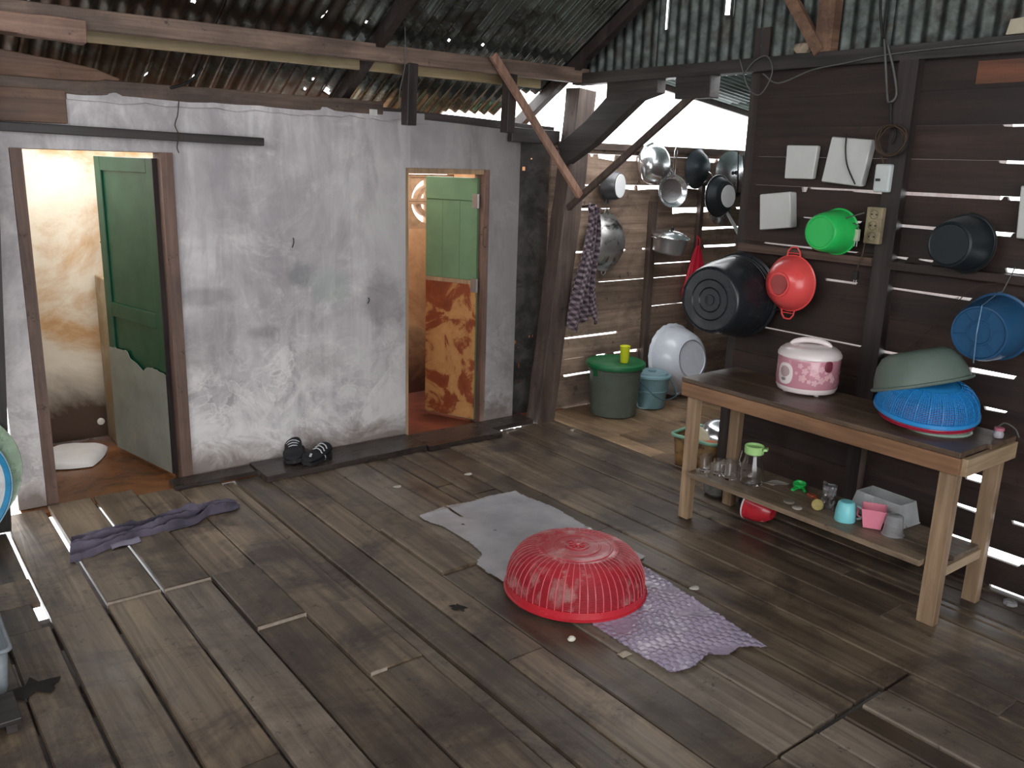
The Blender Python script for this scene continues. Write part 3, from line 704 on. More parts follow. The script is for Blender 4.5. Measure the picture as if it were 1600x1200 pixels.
# ---------------------------------------------------------------- plastics, metals, glass
P_red = plain('red_plastic', 'b52c38', .35, var=.06, scale=9, bmp=.03, dirt=('c08a86', 7, .52), coat=.2)
P_redclean = plain('red_plastic_clean', 'c42c38', .28, var=.08, bmp=.0, coat=.3)
P_coral = plain('coral_plastic', 'e4514f', .3, var=.05, bmp=0, coat=.2)
P_green = plain('green_plastic', '2cbf5a', .35, var=.06, bmp=.02)
P_black = plain('black_plastic', '23262b', .28, var=.12, bmp=.05, dirt=('4a4f55', 9, .62))
P_blue = plain('blue_plastic', '245075', .38, var=.08, bmp=.05)
P_blueb = plain('bright_blue_plastic', '2b87c9', .38, var=.06, bmp=.02)
P_dkblue = plain('dark_teal_plastic', '1a2227', .5, var=.1, bmp=.03)
P_white = plain('white_enamel', 'e2e6f0', .25, var=.04, scale=6, bmp=.02, dirt=('b9bfca', 5, .64), coat=.3)
P_lid = plain('dark_green_plastic', '1d6b3f', .4, var=.08, bmp=.02)
P_olive = plain('olive_bucket_plastic', '5d665a', .5, var=.1, bmp=.05, dirt=('74756a', 5, .6))
P_tealb = plain('teal_bucket_plastic', '7fa3ab', .4, var=.08, bmp=.02)
P_yellow = plain('yellow_plastic', 'e2e632', .35, var=.04, bmp=0)
P_sage = plain('sage_plastic', '65736a', .5, var=.08, bmp=.03)
P_pink = plain('pink_plastic', 'f27fa8', .35, var=.04, bmp=0)
P_rose = plain('rose_plastic', 'e0869a', .3, var=.05, bmp=0, sss=.1)
P_cyan = plain('cyan_plastic', '7fd0d6', .3, var=.05, bmp=0)
P_lime = plain('light_green_plastic', 'a9d58a', .4, var=.04, bmp=0)
P_cooker = plain('pink_cooker_enamel', 'c88a98', .22, var=.06, scale=4, bmp=0, coat=.5)
P_cwhite = plain('cooker_white_plastic', 'ecdfdf', .3, var=.04, bmp=0, coat=.3)
P_grey = plain('grey_white_plastic', 'c9c9c6', .35, var=.05, scale=6, bmp=.01)
P_pale = plain('pale_plastic', 'dfe3e2', .35, var=.05, bmp=0)
A_alu = plain('aluminium', 'c9c9cb', .32, .9, var=.12, scale=8, bmp=.02)
A_bright = plain('bright_aluminium', 'e4e6e8', .2, .95, var=.06, scale=7, bmp=.01)
A_soot = plain('sooted_aluminium', 'b4b2b0', .35, .85, var=.1, scale=6, bmp=.02, dirt=('3c3836', 7, .5))
A_black = plain('black_pan_coating', '20262a', .4, .2, var=.1, bmp=.02)
A_burnt = plain('burnt_pan_metal', '6a6a6c', .4, .7, var=.25, scale=9, bmp=.03)
GL = plain('clear_glass', 'ffffff', .03, 0, var=0, bmp=0, trans=1.0, ior=1.45)
GLP = plain('clear_plastic', 'f4f4f6', .12, 0, var=0, bmp=0, trans=.85, ior=1.35)
M_cord = plain('black_cord', '201e1d', .6, bmp=0)
M_cordb = plain('brown_cord', '4a3a2e', .7, bmp=0)
M_cordg = plain('grey_cord', '5f605d', .6, bmp=0)

# ================================================================ BIG RED BASKET
bk = thing('mesh_basket', 'large red plastic mesh basket upside down on the floor sheets', 'basket', (2.30, 2.475, .012))
def dome(t):   # t 0..1 from rim band top to crown edge
    a = t*PI/2*.93
    return .118 + (.292-.118)*math.cos(a)**.62, .036 + .150*math.sin(a)
obj('rim_band', MB().lathe([(.303,.0),(.304,.006),(.298,.010),(.294,.036),(.289,.037),(.291,.008),(.296,.001),(.303,.0)], 96), P_redclean, bk, smooth='auto')
nr = 56
rib0 = obj('rib', MB().tube([(dome(k/8)[0], 0, dome(k/8)[1]) for k in range(9)], .0026, 4), plain('light_red_plastic', 'd9636a', .35, var=.05, bmp=0), bk)
for i in range(1, nr):
    o = rib0.copy(); COL.objects.link(o); o.parent = bk; o.rotation_euler = (0, 0, 2*PI*i/nr)
mb = MB()
for k in range(1, 52):
    r, z = dome(k/52)
    mb.tube([(r*.995*math.cos(2*PI*i/72), r*.995*math.sin(2*PI*i/72), z) for i in range(72)], .0018, 4, True)
obj('mesh_rings', mb, P_red, bk)['kind'] = 'stuff'
crown = [(.172,.1815),(.150,.1835),(.148,.187),(.143,.187),(.141,.185),(.118,.1865),(.10,.186),(.098,.1885),(.093,.1885),(.091,.187),(.052,.188),(.05,.192),(.046,.192),(.044,.189),(0,.189)]
obj('crown_disc', MB().shell(crown, -.003, 64), P_red, bk, smooth='auto')
mb = MB()
for i in range(9):
    a = 2*PI*i/9; mb.bar((.01*math.cos(a), .01*math.sin(a), .193), (.034*math.cos(a), .034*math.sin(a), .193), .009, .006)
mb.lathe([(0,.200),(.012,.199),(.014,.188)], 16)
obj('crown_boss', mb, P_redclean, bk)

# ================================================================ SHEETS ON THE FLOOR
def pip(x, y, poly):
    c = False; n = len(poly)
    for i in range(n):
        x1, y1 = poly[i]; x2, y2 = poly[(i+1) % n]
        if (y1 > y) != (y2 > y) and x < (x2-x1)*(y-y1)/(y2-y1)+x1: c = not c
    return c
def sheetmb(x0, x1, y0, y1, step, hf, poly, holes=()):
    nx = int((x1-x0)/step); ny = int((y1-y0)/step)
    def fn(u, v): x = x0+(x1-x0)*u; y = y0+(y1-y0)*v; return (x, y, hf(x, y))
    def mask(u, v):
        x = x0+(x1-x0)*u; y = y0+(y1-y0)*v
        return pip(x, y, poly) and not any(pip(x, y, h) for h in holes)
    return MB().grid(nx, ny, fn, mask)
def film(name, c, alpha, rough, c2=None):
    m, nt, N, L, B = nodes(name); B.inputs['Base Color'].default_value = lin(c); B.inputs['Roughness'].default_value = rough
    B.inputs['Alpha'].default_value = alpha; B.inputs['Coat Weight'].default_value = .15
    g = N.new('ShaderNodeNewGeometry'); f = noisen(N, L, g.outputs['Position'], 6, 5, .6)
    if c2:
        r = ramp(N, [(.35, lin(c)), (.65, lin(c2))]); L.new(f, r.inputs['Fac']); L.new(r.outputs['Color'], B.inputs['Base Color'])
    return m
ws_poly = [(2.145,3.485),(2.35,3.535),(2.48,3.50),(2.60,3.515),(2.765,3.49),(2.80,3.2),(2.775,2.9),(2.772,2.52),(2.5,2.46),(2.3,2.42),(2.09,2.62),(2.075,2.80),(2.085,2.9),(2.115,2.925),(2.165,2.96),(2.19,3.10),(2.185,3.33),(2.155,3.40)]
tear = [(2.322,3.54),(2.335,3.53),(2.335,3.36),(2.325,3.37)]
tear2 = [(2.36,3.14),(2.375,3.13),(2.372,3.15)]; tear3 = [(2.27,3.28),(2.29,3.27),(2.28,3.30)]
def hw(x, y):
    k = mn.noise(Vector((x*4, y*4, 0)))*.004 + mn.noise(Vector((x*13, y*9, 2)))*.0022
    ridge = .006*math.exp(-((y-2.86-.25*(x-2.6))/.018)**2)*(1 if x > 2.48 else .2) + .005*math.exp(-((y-2.80+.2*(x-2.6))/.014)**2)*(x > 2.45)
    edge = .006*math.exp(-abs(y-3.49)/.02)
    return .0075 + max(-.003, k) + ridge + edge
tag(obj('plastic_sheet', sheetmb(2.05, 2.82, 2.4, 3.56, .0075, hw, ws_poly, (tear, tear2, tear3)), film('milky_film', 'b4b1b4', .97, .35, '9b999c'), smooth=True), 'torn milky white plastic sheet lying on the planks behind the red basket', 'sheet')
bw_poly = [(2.69,2.44),(2.60,2.47),(2.35,2.5),(2.15,2.2),(2.145,1.93),(2.155,1.80),(2.25,1.775),(2.36,1.80),(2.42,1.755),(2.50,1.77),(2.585,1.705),(2.63,2.0)]
def hb(x, y):
    x += .006*mn.noise(Vector((x*14, y*14, 1))); y += .006*mn.noise(Vector((x*14, y*14, 4))); p = .034; r = round(y/(p*.866)); xo = x - (p/2 if r % 2 else 0); dx = xo - round(xo/p)*p; dy = y - r*p*.866
    d = math.hypot(dx, dy)/(p*.5)
    return .009 + (.004+.009*mn.noise(Vector((x*11, y*11, 7))))*math.sqrt(max(0, 1-d*d)) + .004*mn.noise(Vector((x*5, y*5, 3)))
tag(obj('bubble_wrap', sheetmb(2.12, 2.72, 1.68, 2.52, .0042, hb, bw_poly), film('lilac_film', 'b3a2b9', .94, .22, '9c92a8'), smooth=True), 'lilac bubble wrap sheet lying on the planks in front of the red basket', 'sheet')

# ================================================================ CLOTH ON THE FLOOR
def cloth_mb():
    def fn(u, v):
        w = (.125 - .075*u)*(1+.3*mn.noise(Vector((u*4, 1, 0))))
        cx = .655 + .80*u; cy = 4.02 + .11*u - .02*math.sin(u*5)
        s = (v-.5)*2; h = 0.0
        for k in range(6):
            c0 = -.85 + .34*k + .22*math.sin(u*(3.1+k*.9)+k*1.7) + .12*mn.noise(Vector((u*5, k, 2)))
            wd = .085 + .03*math.sin(k*2+u*6)
            h += (.030+.020*math.sin(u*7+k*2.3))*math.exp(-((s-c0)/wd)**2)
        h += .016*abs(mn.noise(Vector((u*14, v*7, 9))))
        h *= max(0, 1-abs(s)**4)*min(1, (1-u)*9+.35)
        return (cx + .025*mn.noise(Vector((u*6, v*6, 1))) + .03*s*(1-u), cy + s*w + .022*mn.noise(Vector((u*8, v*4, 4))), .004 + max(0, h))
    return MB().grid(200, 80, fn)
M_cloth = plain('lavender_grey_cloth', '6f6778', .95, c2='322e38', scale=5, bmp=.3)
cl = obj('floor_rag', cloth_mb(), M_cloth, smooth=True, solid=.003)
tag(cl, 'crumpled lavender-grey rag stretched out on the planks by the left doorway', 'cloth')
fold = MB().grid(16, 12, lambda u, v: (.80+.13*u, 3.905+.07*v+.02*u, .016 + .012*math.sin(PI*v)*.6 + .004*math.sin(u*6)))
obj('hem_flap', fold, plain('pale_lilac_cloth', '8f8899', .95, bmp=.2), cl, smooth=True, solid=.003)

# ================================================================ SHOES
def shoe(label, loc, rz_, tilt=0, s=1.0):
    t = thing('shoe', label, 'shoe', loc, ez(rz_, tilt), 'pair of black shoes by the wall')
    def body(u, v):
        a = 2*PI*v; L = .24*s
        x = (u-.5)*L; w = (.040 + .012*math.sin(PI*u*.95) + .006*math.cos(u*5))*math.sqrt(max(.0, 1-(2*u-1)**8))
        h = (.034 + .05*max(0, (u-.42))*1.7 if u > .42 else .030 + .012*u) * math.sqrt(max(0, 1-(2*u-1)**6))
        return (x, w*s*math.cos(a), .018 + h*s*(.5+.5*math.sin(a)) )
    obj('upper', MB().grid(24, 20, body), plain('black_shoe_cloth', '1b1c22', .7, bmp=.1), t, smooth=True)
    sole = [( (u-.5)*.25*s, (.045+.012*math.sin(PI*u))*math.sqrt(max(.02, 1-(2*u-1)**8))*s) for u in [i/14 for i in range(15)]]
    out = sole + [(x, -y) for x, y in sole[::-1]]; n = len(out)
    obj('sole', MB().add([(x, y, 0) for x, y in out] + [(x, y, .022) for x, y in out], [tuple(range(n-1, -1, -1)), tuple(range(n, 2*n))] + [(i, (i+1) % n, n+(i+1) % n, n+i) for i in range(n)]), plain('dark_sole', '2a2a2b', .6, bmp=0), t)
    lc = plain('white_lace', 'd6d6da', .7, bmp=0); mb = MB()
    for k in range(3):
        x = -.002+.022*k; z0 = .062 + k*.009
        mb.tube([(x, -.034*s, z0-.014), (x+.004, -.018*s, z0), (x, 0, z0+.006), (x+.004, .018*s, z0), (x, .034*s, z0-.014)], .0032, 6)
    mb.tube([(.0, -.03, .052), (.02, -.046, .03), (.01, -.054, .012)], .003, 6)
    obj('laces', mb, lc, t)
    obj('tab', MB().bar((-.085, -.012, .046), (-.06, .0, .052), .012, .004), lc, t)
    return t
shoe('left black shoe with white laces propped against the plaster wall foot', (1.965, 4.575, .045), math.radians(66), math.radians(-8), 1.12)
shoe('right black shoe with white laces lying beside its pair on the wet board', (2.055, 4.475, .040), math.radians(28), math.radians(12), .95)

# ================================================================ THINGS HANGING ON THE BENCH WALL
def hung(name, label, cat, c, d=(-1, 0, 0), group=None):
    return thing(name, label, cat, c, zq(d), group)
XW = 3.797
def arc(r, a0, a1, z, n=14): return [(r*math.cos(a0+(a1-a0)*i/n), r*math.sin(a0+(a1-a0)*i/n), z) for i in range(n+1)]
# big black tub
t = hung('black_tub', 'huge black plastic tub hung high on the wall corner post, base towards the bench', 'tub', (3.780, 2.905, 1.10), (-1, -.12, .0)); t.scale = (.94, .94, .97)
obj('tub_body', MB().shell([(.238,0),(.240,.006),(.226,.012),(.222,.05),(.210,.17),(.194,.25),(.182,.288),(.175,.297),(.168,.300),(.165,.293),(.115,.293),(.112,.299),(.107,.293),(.07,.293),(.067,.299),(.062,.293),(.03,.293),(.028,.299),(0,.296)], .003, 72), P_black, t, smooth='auto')
mb = MB()
for z, r in ((.03,.225),(.04,.223),(.06,.2215)): mb.tube([(r*math.cos(2*PI*i/64), r*math.sin(2*PI*i/64), z) for i in range(64)], .003, 6, True)
obj('rim_ribs', mb, P_black, t)
for a0 in (0, PI): obj('handle', MB().tube([(.232*math.cos(a0-.22), .232*math.sin(a0-.22), .01), (.262*math.cos(a0-.16), .262*math.sin(a0-.16), .012), (.265*math.cos(a0), .265*math.sin(a0), .012), (.262*math.cos(a0+.16), .262*math.sin(a0+.16), .012), (.232*math.cos(a0+.22), .232*math.sin(a0+.22), .01)], .006, 6), P_black, t)
# green basin
t = hung('green_basin', 'bright green plastic basin hung on the board wall beside the socket strip', 'basin', (3.785, 2.372, 1.478))
obj('basin_body', MB().shell([(.108,0),(.110,.005),(.103,.008),(.100,.05),(.092,.11),(.085,.142),(.078,.150),(.070,.151),(.068,.146),(0,.146)], .002, 48), P_green, t, smooth='auto')
# red colander
t = hung('red_colander', 'coral red bowl-shaped colander with two loop handles hung below the ledge', 'colander', (3.775, 2.59, 1.205))
obj('bowl', MB().shell([(.140,0),(.142,.005),(.136,.008),(.128,.03),(.108,.065),(.080,.092),(.062,.100),(.060,.108),(.052,.109),(.050,.102),(0,.101)], .002, 48), P_coral, t, smooth='auto')
for sgn, nm in ((1, 'handle'), (-1, 'handle')):
    # local X of a -X pointing axis: use both vertical directions
    mb = MB(); up = zq((-1,0,0)).inverted() @ Vector((0, 0, sgn)); sd = up.cross(Vector((0,0,1)))
    pts = [up*.134+sd*.038, up*.158+sd*.034, up*.178+sd*.018, up*.180, up*.178-sd*.018, up*.158-sd*.034, up*.134-sd*.038]
    mb.tube([p+Vector((0,0,.006)) for p in pts], .0045, 6)
    mb.tube([up*.150+sd*a+Vector((0,0,.006)) for a in (-.03, 0, .03)], .003, 6)
    obj(nm, mb, P_coral, t)
tag(obj('base_patch', MB().shell([(.047,.1025),(.047,.105),(0,.105)], -.001, 24, wob=lambda a, z: 1+.05*math.sin(3*a)), plain('dull_red', 'a84a48', .5, bmp=.05), t), 'duller worn disc')
# dark bucket
t = hung('dark_bucket', 'dark bucket hung in the shadows on the board wall above the bench', 'bucket', (3.785, 1.765, 1.478))
obj('bucket_body', MB().shell([(.122,0),(.123,.005),(.115,.008),(.108,.08),(.092,.150),(.084,.156),(.080,.152),(0,.152)], .002, 48), P_dkblue, t, smooth='auto')
mb = MB(); mb.tube(arc(.126, -PI*.5, PI*.5, .012, 18), .003, 6); obj('wire_handle', mb, M_cord, t)
# blue bucket
t = hung('blue_bucket', 'blue plastic bucket with a ribbed spoked base hung by the right edge', 'bucket', (3.785, 1.585, 1.15), (-1, -.04, -.06))
obj('bucket_body', MB().shell([(.140,0),(.142,.006),(.133,.010),(.130,.06),(.122,.14),(.112,.172),(.110,.180),(.104,.181),(.102,.173),(.052,.173),(.050,.178),(.045,.178),(.043,.173),(0,.173)], .002, 56), P_blue, t, smooth='auto')
mb = MB()
for k in range(6): a = PI*k/3+.2; obj('spoke', MB().bar((.048*math.cos(a), .048*math.sin(a), .175), (.104*math.cos(a), .104*math.sin(a), .175), .005, .005), P_blue, t)
up = zq((-1, -.06, -.04)).inverted() @ Vector((0, 0, 1)); sd = up.cross(Vector((0, 0, 1)))
obj('wire_handle', MB().tube([up*.148+sd*0+Vector((0,0,.01)), up*.148+Vector((0,0,.05)), up*.115+Vector((0,0,.19)), up*.0+Vector((0,0,.20)), -up*.122+Vector((0,0,.185))], .0025, 6), plain('bucket_wire', '6f8ea8', .4, .5), t)
obj('hanging_cord', MB().tube([up*.150+Vector((0,0,.006)), up*.25+sd*.03+Vector((0,0,.0))], .0025, 5), M_cordg, t)
def cord(name, label, pts, r, m, cat='cable', sub=6, group=None):
    """smooth cable through points (Catmull-Rom)"""
    P = [Vector(p) for p in pts]; P = [P[0]*2-P[1]] + P + [P[-1]*2-P[-2]]; out = []
    for i in range(1, len(P)-2):
        for k in range(sub):
            t_ = k/sub; a, b, c_, d = P[i-1:i+3]
            out.append(.5*((2*b)+(c_-a)*t_+(2*a-5*b+4*c_-d)*t_*t_+(3*b-a-3*c_+d)*t_**3))
    out.append(P[-2])
    return tag(obj(name, MB().tube(out, r, 6), m, smooth=True), label, cat, group)
cord('thin_string', 'thin slack string drooping left of the blue bucket on the wall', [(3.80,1.60,1.33),(3.80,1.72,1.29),(3.80,1.80,1.18),(3.80,1.93,1.02),(3.80,2.00,.95)], .002, M_cordb, 'string')

# white boxes
def flatbox(label, yz, depth=.035, m=P_grey, side=None, sidew=.04):
    """flat box on the wall given by its four front corners (y,z) going round"""
    cy = sum(p[0] for p in yz)/4; cz = sum(p[1] for p in yz)/4
    t = thing('wall_box', label, 'box', (3.848, cy, cz))
    vs = [(-depth, y-cy, z-cz) for y, z in yz] + [(0, (y-cy)*.98, (z-cz)*.98) for y, z in yz]
    obj('box_body', MB().add(vs, [(0,1,2,3),(7,6,5,4),(0,4,5,1),(1,5,6,2),(2,6,7,3),(3,7,4,0)]), m, t, bevel=.006, smooth='auto')
    lid = [(-depth-.002, (y-cy)*.96, (z-cz)*.96) for y, z in yz] + [(-depth, (y-cy)*.96, (z-cz)*.96) for y, z in yz]
    obj('front_cover', MB().add(lid, [(0,1,2,3),(7,6,5,4),(0,4,5,1),(1,5,6,2),(2,6,7,3),(3,7,4,0)]), m, t, bevel=.001)
    return t
flatbox('small square grey-white box at the upper left of the board wall', [(2.73,1.876),(2.555,1.874),(2.565,1.715),(2.725,1.713)], .035)
flatbox('large leaning grey-white box with a dark cord across its front', [(2.475,1.915),(2.265,1.90),(2.295,1.69),(2.505,1.705)], .05)
flatbox('wedge-shaped grey-white box low beside the dark corner post', [(2.845,1.63),(2.665,1.652),(2.64,1.476),(2.825,1.45)], .06)
flatbox('tall grey-white box cut off by the right edge of the photo', [(1.60,1.722),(1.36,1.712),(1.36,1.51),(1.585,1.512)], .04)
# switch box + socket strip on the stud
t = thing('switch_box', 'pale switch box with a small toggle on the wall stud, below the coiled cable', 'switch box', (3.80, 2.178, 1.732))
obj('box_body', MB().box(-.032, 0, -.038, .038, -.062, .062), plain('pale_switch_plastic', 'c6cccb', .4, var=.05), t, bevel=.008)
obj('toggle', MB().box(-.042, -.032, .004, .024, -.014, -.002), plain('dark_toggle', '3a3a3a', .5), t, bevel=.002)
t = thing('socket_strip', 'dirty beige three-way socket strip fixed upright on the wall stud', 'socket', (3.80, 2.19, 1.52))
obj('strip_body', MB().box(-.032, 0, -.040, .040, -.083, .083), plain('dirty_beige', '9a8c70', .55, dirt=('6a5c48', 14, .5)), t, bevel=.006)
mb = MB()
for k in (-1, 0, 1):
    for q in (-.012, .012): obj('socket_hole', MB().cyl((-.0335, q, k*.05), (-.031, q, k*.05), .004, n=8), plain('socket_dark', '2a2420', .7), t)
for k in (-1, 0, 1): obj('socket_ring', MB().tube([(-.0325, .02*math.cos(2*PI*i/20), k*.05+.02*math.sin(2*PI*i/20)) for i in range(20)], .0015, 4, True), plain('ring_brown', '6b5d48', .6), t)
t = thing('power_plug', 'small pale two-pin plug dangling beside the green basin', 'plug', (3.775, 2.268, 1.448))
obj('plug_body', MB().box(-.012, .012, -.012, .012, -.005, .05), plain('pale_plug', 'b9bfa8', .5), t, bevel=.004)
for q in (-.006, .006): obj('pin', MB().cyl((0, q, -.03), (0, q, -.004), .002, n=6), A_alu, t)
t = thing('power_plug', 'loose dark plug with steel pins hanging below the ledge rail by the stud', 'plug', (3.772, 2.245, 1.27))
obj('plug_body', MB().box(-.011, .011, -.012, .012, -.005, .035), M_cord, t, bevel=.004)
for q in (-.006, .006): obj('pin', MB().cyl((0, q, -.028), (0, q, -.004), .002, n=6), A_alu, t)
cord('plug_cable', 'thin cable dropping from the ledge to the loose dark plug', [(3.775,2.222,1.44),(3.77,2.225,1.38),(3.768,2.235,1.34),(3.772,2.245,1.306)], .003, M_cordb)
cord('plug_cable', 'short greenish cable from the socket strip over the green basin', [(3.76,2.235,1.575),(3.72,2.29,1.55),(3.74,2.33,1.53),(3.76,2.26,1.52),(3.77,2.268,1.50)], .003, M_cordg)
# cables
cord('roof_cable', 'black cable pair hanging from the roof down the gable to the header beam', [(3.80,2.33,2.95),(3.80,2.32,2.62),(3.79,2.30,2.45),(3.79,2.27,2.33)], .006, M_cord)
cord('roof_cable', 'second black cable twisting down the gable to the header beam', [(3.80,2.25,2.95),(3.79,2.28,2.68),(3.79,2.27,2.50),(3.785,2.265,2.33)], .004, M_cord)
cord('looped_cable', 'grey cable loop hanging down the stud from the header beam', [(3.785,2.262,2.33),(3.785,2.235,2.20),(3.785,2.215,2.10),(3.785,2.20,2.06),(3.785,2.17,2.09),(3.785,2.20,2.20),(3.785,2.245,2.31)], .005, M_cordg)
cord('looped_cable', 'dark cable running down the stud into the coil', [(3.785,2.19,2.06),(3.785,2.18,1.98),(3.785,2.15,1.93),(3.785,2.16,1.88)], .005, M_cord)
mb = MB()
for k in range(5):
    r = .062+.006*math.sin(k*2.1); ph = k*1.3
    mb.tube([(3.775-.006*k, 2.155 + (r+.006*math.sin(3*a+ph))*math.cos(a)*1.05, 1.895 + (r+.004*math.cos(2*a+ph))*math.sin(a)) for a in [2*PI*i/36 for i in range(36)]], .0038, 5, True)
tag(obj('coiled_cable', mb, M_cordb, smooth=True), 'coil of brown cable hung on the stud above the switch box', 'cable')
cord('switch_cable', 'short cable from the coil down into the pale switch box', [(3.77,2.20,1.86),(3.77,2.195,1.83),(3.782,2.185,1.797)], .0035, M_cordb)
cord('box_cord', 'dark cord hanging across the large leaning grey-white box', [(3.785,2.39,1.925),(3.785,2.385,1.85),(3.785,2.365,1.78),(3.785,2.315,1.70)], .0035, M_cord)
cord('beam_cable', 'thin cable strung along the header beam towards the right', [(3.79,2.90,2.22),(3.79,2.80,2.17),(3.79,2.62,2.22),(3.79,2.45,2.24),(3.79,2.27,2.26),(3.79,2.05,2.27),(3.79,1.8,2.275),(3.79,1.5,2.28)], .0035, M_cordg)
cord('beam_cable', 'thin cable tangled over the top of the dark corner post', [(3.79,3.02,2.22),(3.785,2.96,2.28),(3.785,2.88,2.30),(3.785,2.84,2.22),(3.785,2.90,2.12),(3.785,2.98,2.16),(3.785,3.05,2.30)], .003, M_cordg)
tag(obj('ginger_lump', MB().lathe([(0,0),(.03,.002),(.045,.02),(.035,.045),(.02,.05),(0,.055)], 12, wob=lambda a, z: 1+.2*math.sin(3*a+z*40)).xf(Matrix.Translation((3.825, 2.70, 2.301))), plain('pale_lump', '9a8a78', .8)), 'pale crumpled lump on the header beam above the small square box', 'clutter')
t = thing('metal_bracket', 'small pale cut piece of sheet metal on the header beam at the far right', 'metal piece', (3.80, 1.68, 2.301))
obj('bracket_plate', MB().add([(-.02,-.08,0),(-.02,.06,0),(-.02,.05,.055),(-.02,-.01,.06),(.03,-.08,0),(.03,.06,0),(.03,.05,.055),(.03,-.01,.06)], [(0,1,2,3),(7,6,5,4),(0,4,5,1),(1,5,6,2),(2,6,7,3),(3,7,4,0)]), plain('pale_tin', 'b9b09a', .4, .4), t)

# ================================================================ ON THE BENCH TOP
def flower(mb, c, r, n=5):
    """flat blossom on a cylinder wall: c=(angle, z, R)"""
    a0, z0, R = c; cen = len(mb.v); pts = []
    for i in range(n*6):
        t_ = 2*PI*i/(n*6); k = r*(.62+.38*abs(math.cos(n*t_/2)))
        pts.append((a0 + k*math.cos(t_)/R, z0 + k*math.sin(t_)))
    vs = [(R*math.cos(a0), R*math.sin(a0), z0)] + [(R*math.cos(a), R*math.sin(a), z) for a, z in pts]
    m = len(pts); mb.add(vs, [(0, 1+i, 1+(i+1) % m) for i in range(m)])
ck = thing('rice_cooker', 'pink rice cooker with pale flowers and a white lid on the bench', 'rice cooker', (3.575, 2.31, TZ), ez(math.radians(0)))
obj('base_ring', MB().lathe([(0,.006),(.118,.006),(.132,.012),(.140,.030),(.140,.036)], 56), P_cwhite, ck, smooth='auto')
obj('body', MB().lathe([(.139,.034),(.143,.05),(.143,.165),(.140,.172)], 56), P_cooker, ck, smooth='auto')
obj('lid', MB().lathe([(.141,.170),(.145,.174),(.145,.184),(.136,.200),(.118,.214),(.09,.222),(.05,.226),(0,.227)], 56), P_cwhite, ck, smooth='auto')
ca = math.atan2(-1.75, -2.9)   # side of the body that faces the room
ca = math.atan2(-2.31, -3.575)
dirx = Vector((math.cos(ca+PI/2), math.sin(ca+PI/2), 0))
mb = MB(); mb.tube([dirx*(.088*math.cos(a)) + Vector((0,0,.216+.030*math.sin(a))) for a in [PI*i/14 for i in range(15)]], [.010+.004*math.sin(PI*i/14) for i in range(15)], 10)
obj('lid_handle', mb, P_cwhite, ck, smooth=True)
for fx, fy in ((.09,.05),(-.09,.05),(-.05,-.09),(.06,-.09)): obj('foot', MB().cyl((fx,fy,0), (fx,fy,.008), .012, n=10), P_cwhite, ck)
def patch(R, a0, z0, w, h, t_, n=10, p=2.6):
    mb = MB(); ring = []
    for i in range(40):
        s = 2*PI*i/40; cx = abs(math.cos(s))**(2/p)*(1 if math.cos(s) > 0 else -1); cy = abs(math.sin(s))**(2/p)*(1 if math.sin(s) > 0 else -1)
        ring.append((a0+cx*w/2/R, z0+cy*h/2))
    vs = []
    for rr, sc in ((R-.003, 1), (R+t_, 1), (R+t_+.001, .86)):
        for a, z in ring:
            a_ = a0+(a-a0)*sc; z_ = z0+(z-z0)*sc; vs.append((rr*math.cos(a_), rr*math.sin(a_), z_))
    vs.append(((R+t_+.001)*math.cos(a0), (R+t_+.001)*math.sin(a0), z0)); fs = []
    for k in (0, 40):
        for i in range(40): fs.append((k+i, k+(i+1) % 40, k+40+(i+1) % 40, k+40+i))
    for i in range(40): fs.append((80+i, 80+(i+1) % 40, 120))
    return mb.add(vs, fs)
aL = ca + math.radians(-44)
obj('control_panel', patch(.143, aL, .098, .085, .10, .003), P_cwhite, ck, smooth='auto')
obj('panel_dial', patch(.1465, aL, .108, .056, .052, .001, p=2.0), plain('panel_grey', 'bfa6a6', .4), ck, smooth='auto')
obj('switch_lever', patch(.1475, aL, .072, .022, .014, .004), plain('lever_grey', '8b7f80', .4), ck, smooth='auto')
obj('latch', patch(.143, ca+math.radians(38), .148, .040, .052, .004), plain('latch_maroon', '7a3644', .3), ck, smooth='auto')
mb = MB(); random.seed(4)
for da, z, r in ((-14,.145,.014),(-5,.122,.017),(2,.142,.011),(10,.118,.019),(18,.10,.014),(-8,.088,.020),(4,.075,.012),(14,.070,.016),(24,.135,.016),(26,.082,.018),(36,.095,.015),(-20,.110,.009),(44,.105,.015),(50,.085,.017),(34,.120,.010)):
    flower(mb, (ca+math.radians(da), z, .1442), r)
tag(obj('flower_print', mb, plain('flower_pale', 'eab9bf', .4, bmp=0), ck), 'pale pink blossoms')
mb = MB()
# stack of basins
t = thing('green_plate', 'pale green enamel plate at the bottom of the basin stack on the bench', 'plate', (3.51, 1.64, TZ))
obj('plate_body', MB().shell([(.05,.022),(.07,.022),(.10,.012),(.128,.003),(.132,.0),(.134,.003),(.128,.008)], .0015, 48), plain('pale_green_enamel', '9db5a5', .3, coat=.3), t, smooth='auto')
t = thing('red_basin', 'dark red plastic basin upside down under the blue mesh basket on the bench', 'basin', (3.53, 1.70, TZ+.024), zq((-.04, -.05, 1)))
obj('basin_body', MB().shell([(.185,0),(.187,.005),(.178,.008),(.174,.03),(.15,.07),(.13,.08),(0,.08)], .002, 56), plain('dark_red_plastic', 'b02a44', .35, coat=.2, var=.05), t, smooth='auto')
t = thing('blue_basket', 'bright blue plastic mesh basket upside down in the basin stack', 'basket', (3.54, 1.71, TZ+.056), zq((-.10, -.10, 1)))
obj('rim', MB().lathe([(.205,0),(.208,.004),(.206,.018),(.196,.020),(.196,.002),(.205,0)], 64), P_blueb, t, smooth='auto')
def dm(u): a = u*PI/2*.9; return .09+.108*math.cos(a)**.8, .018+.108*math.sin(a)
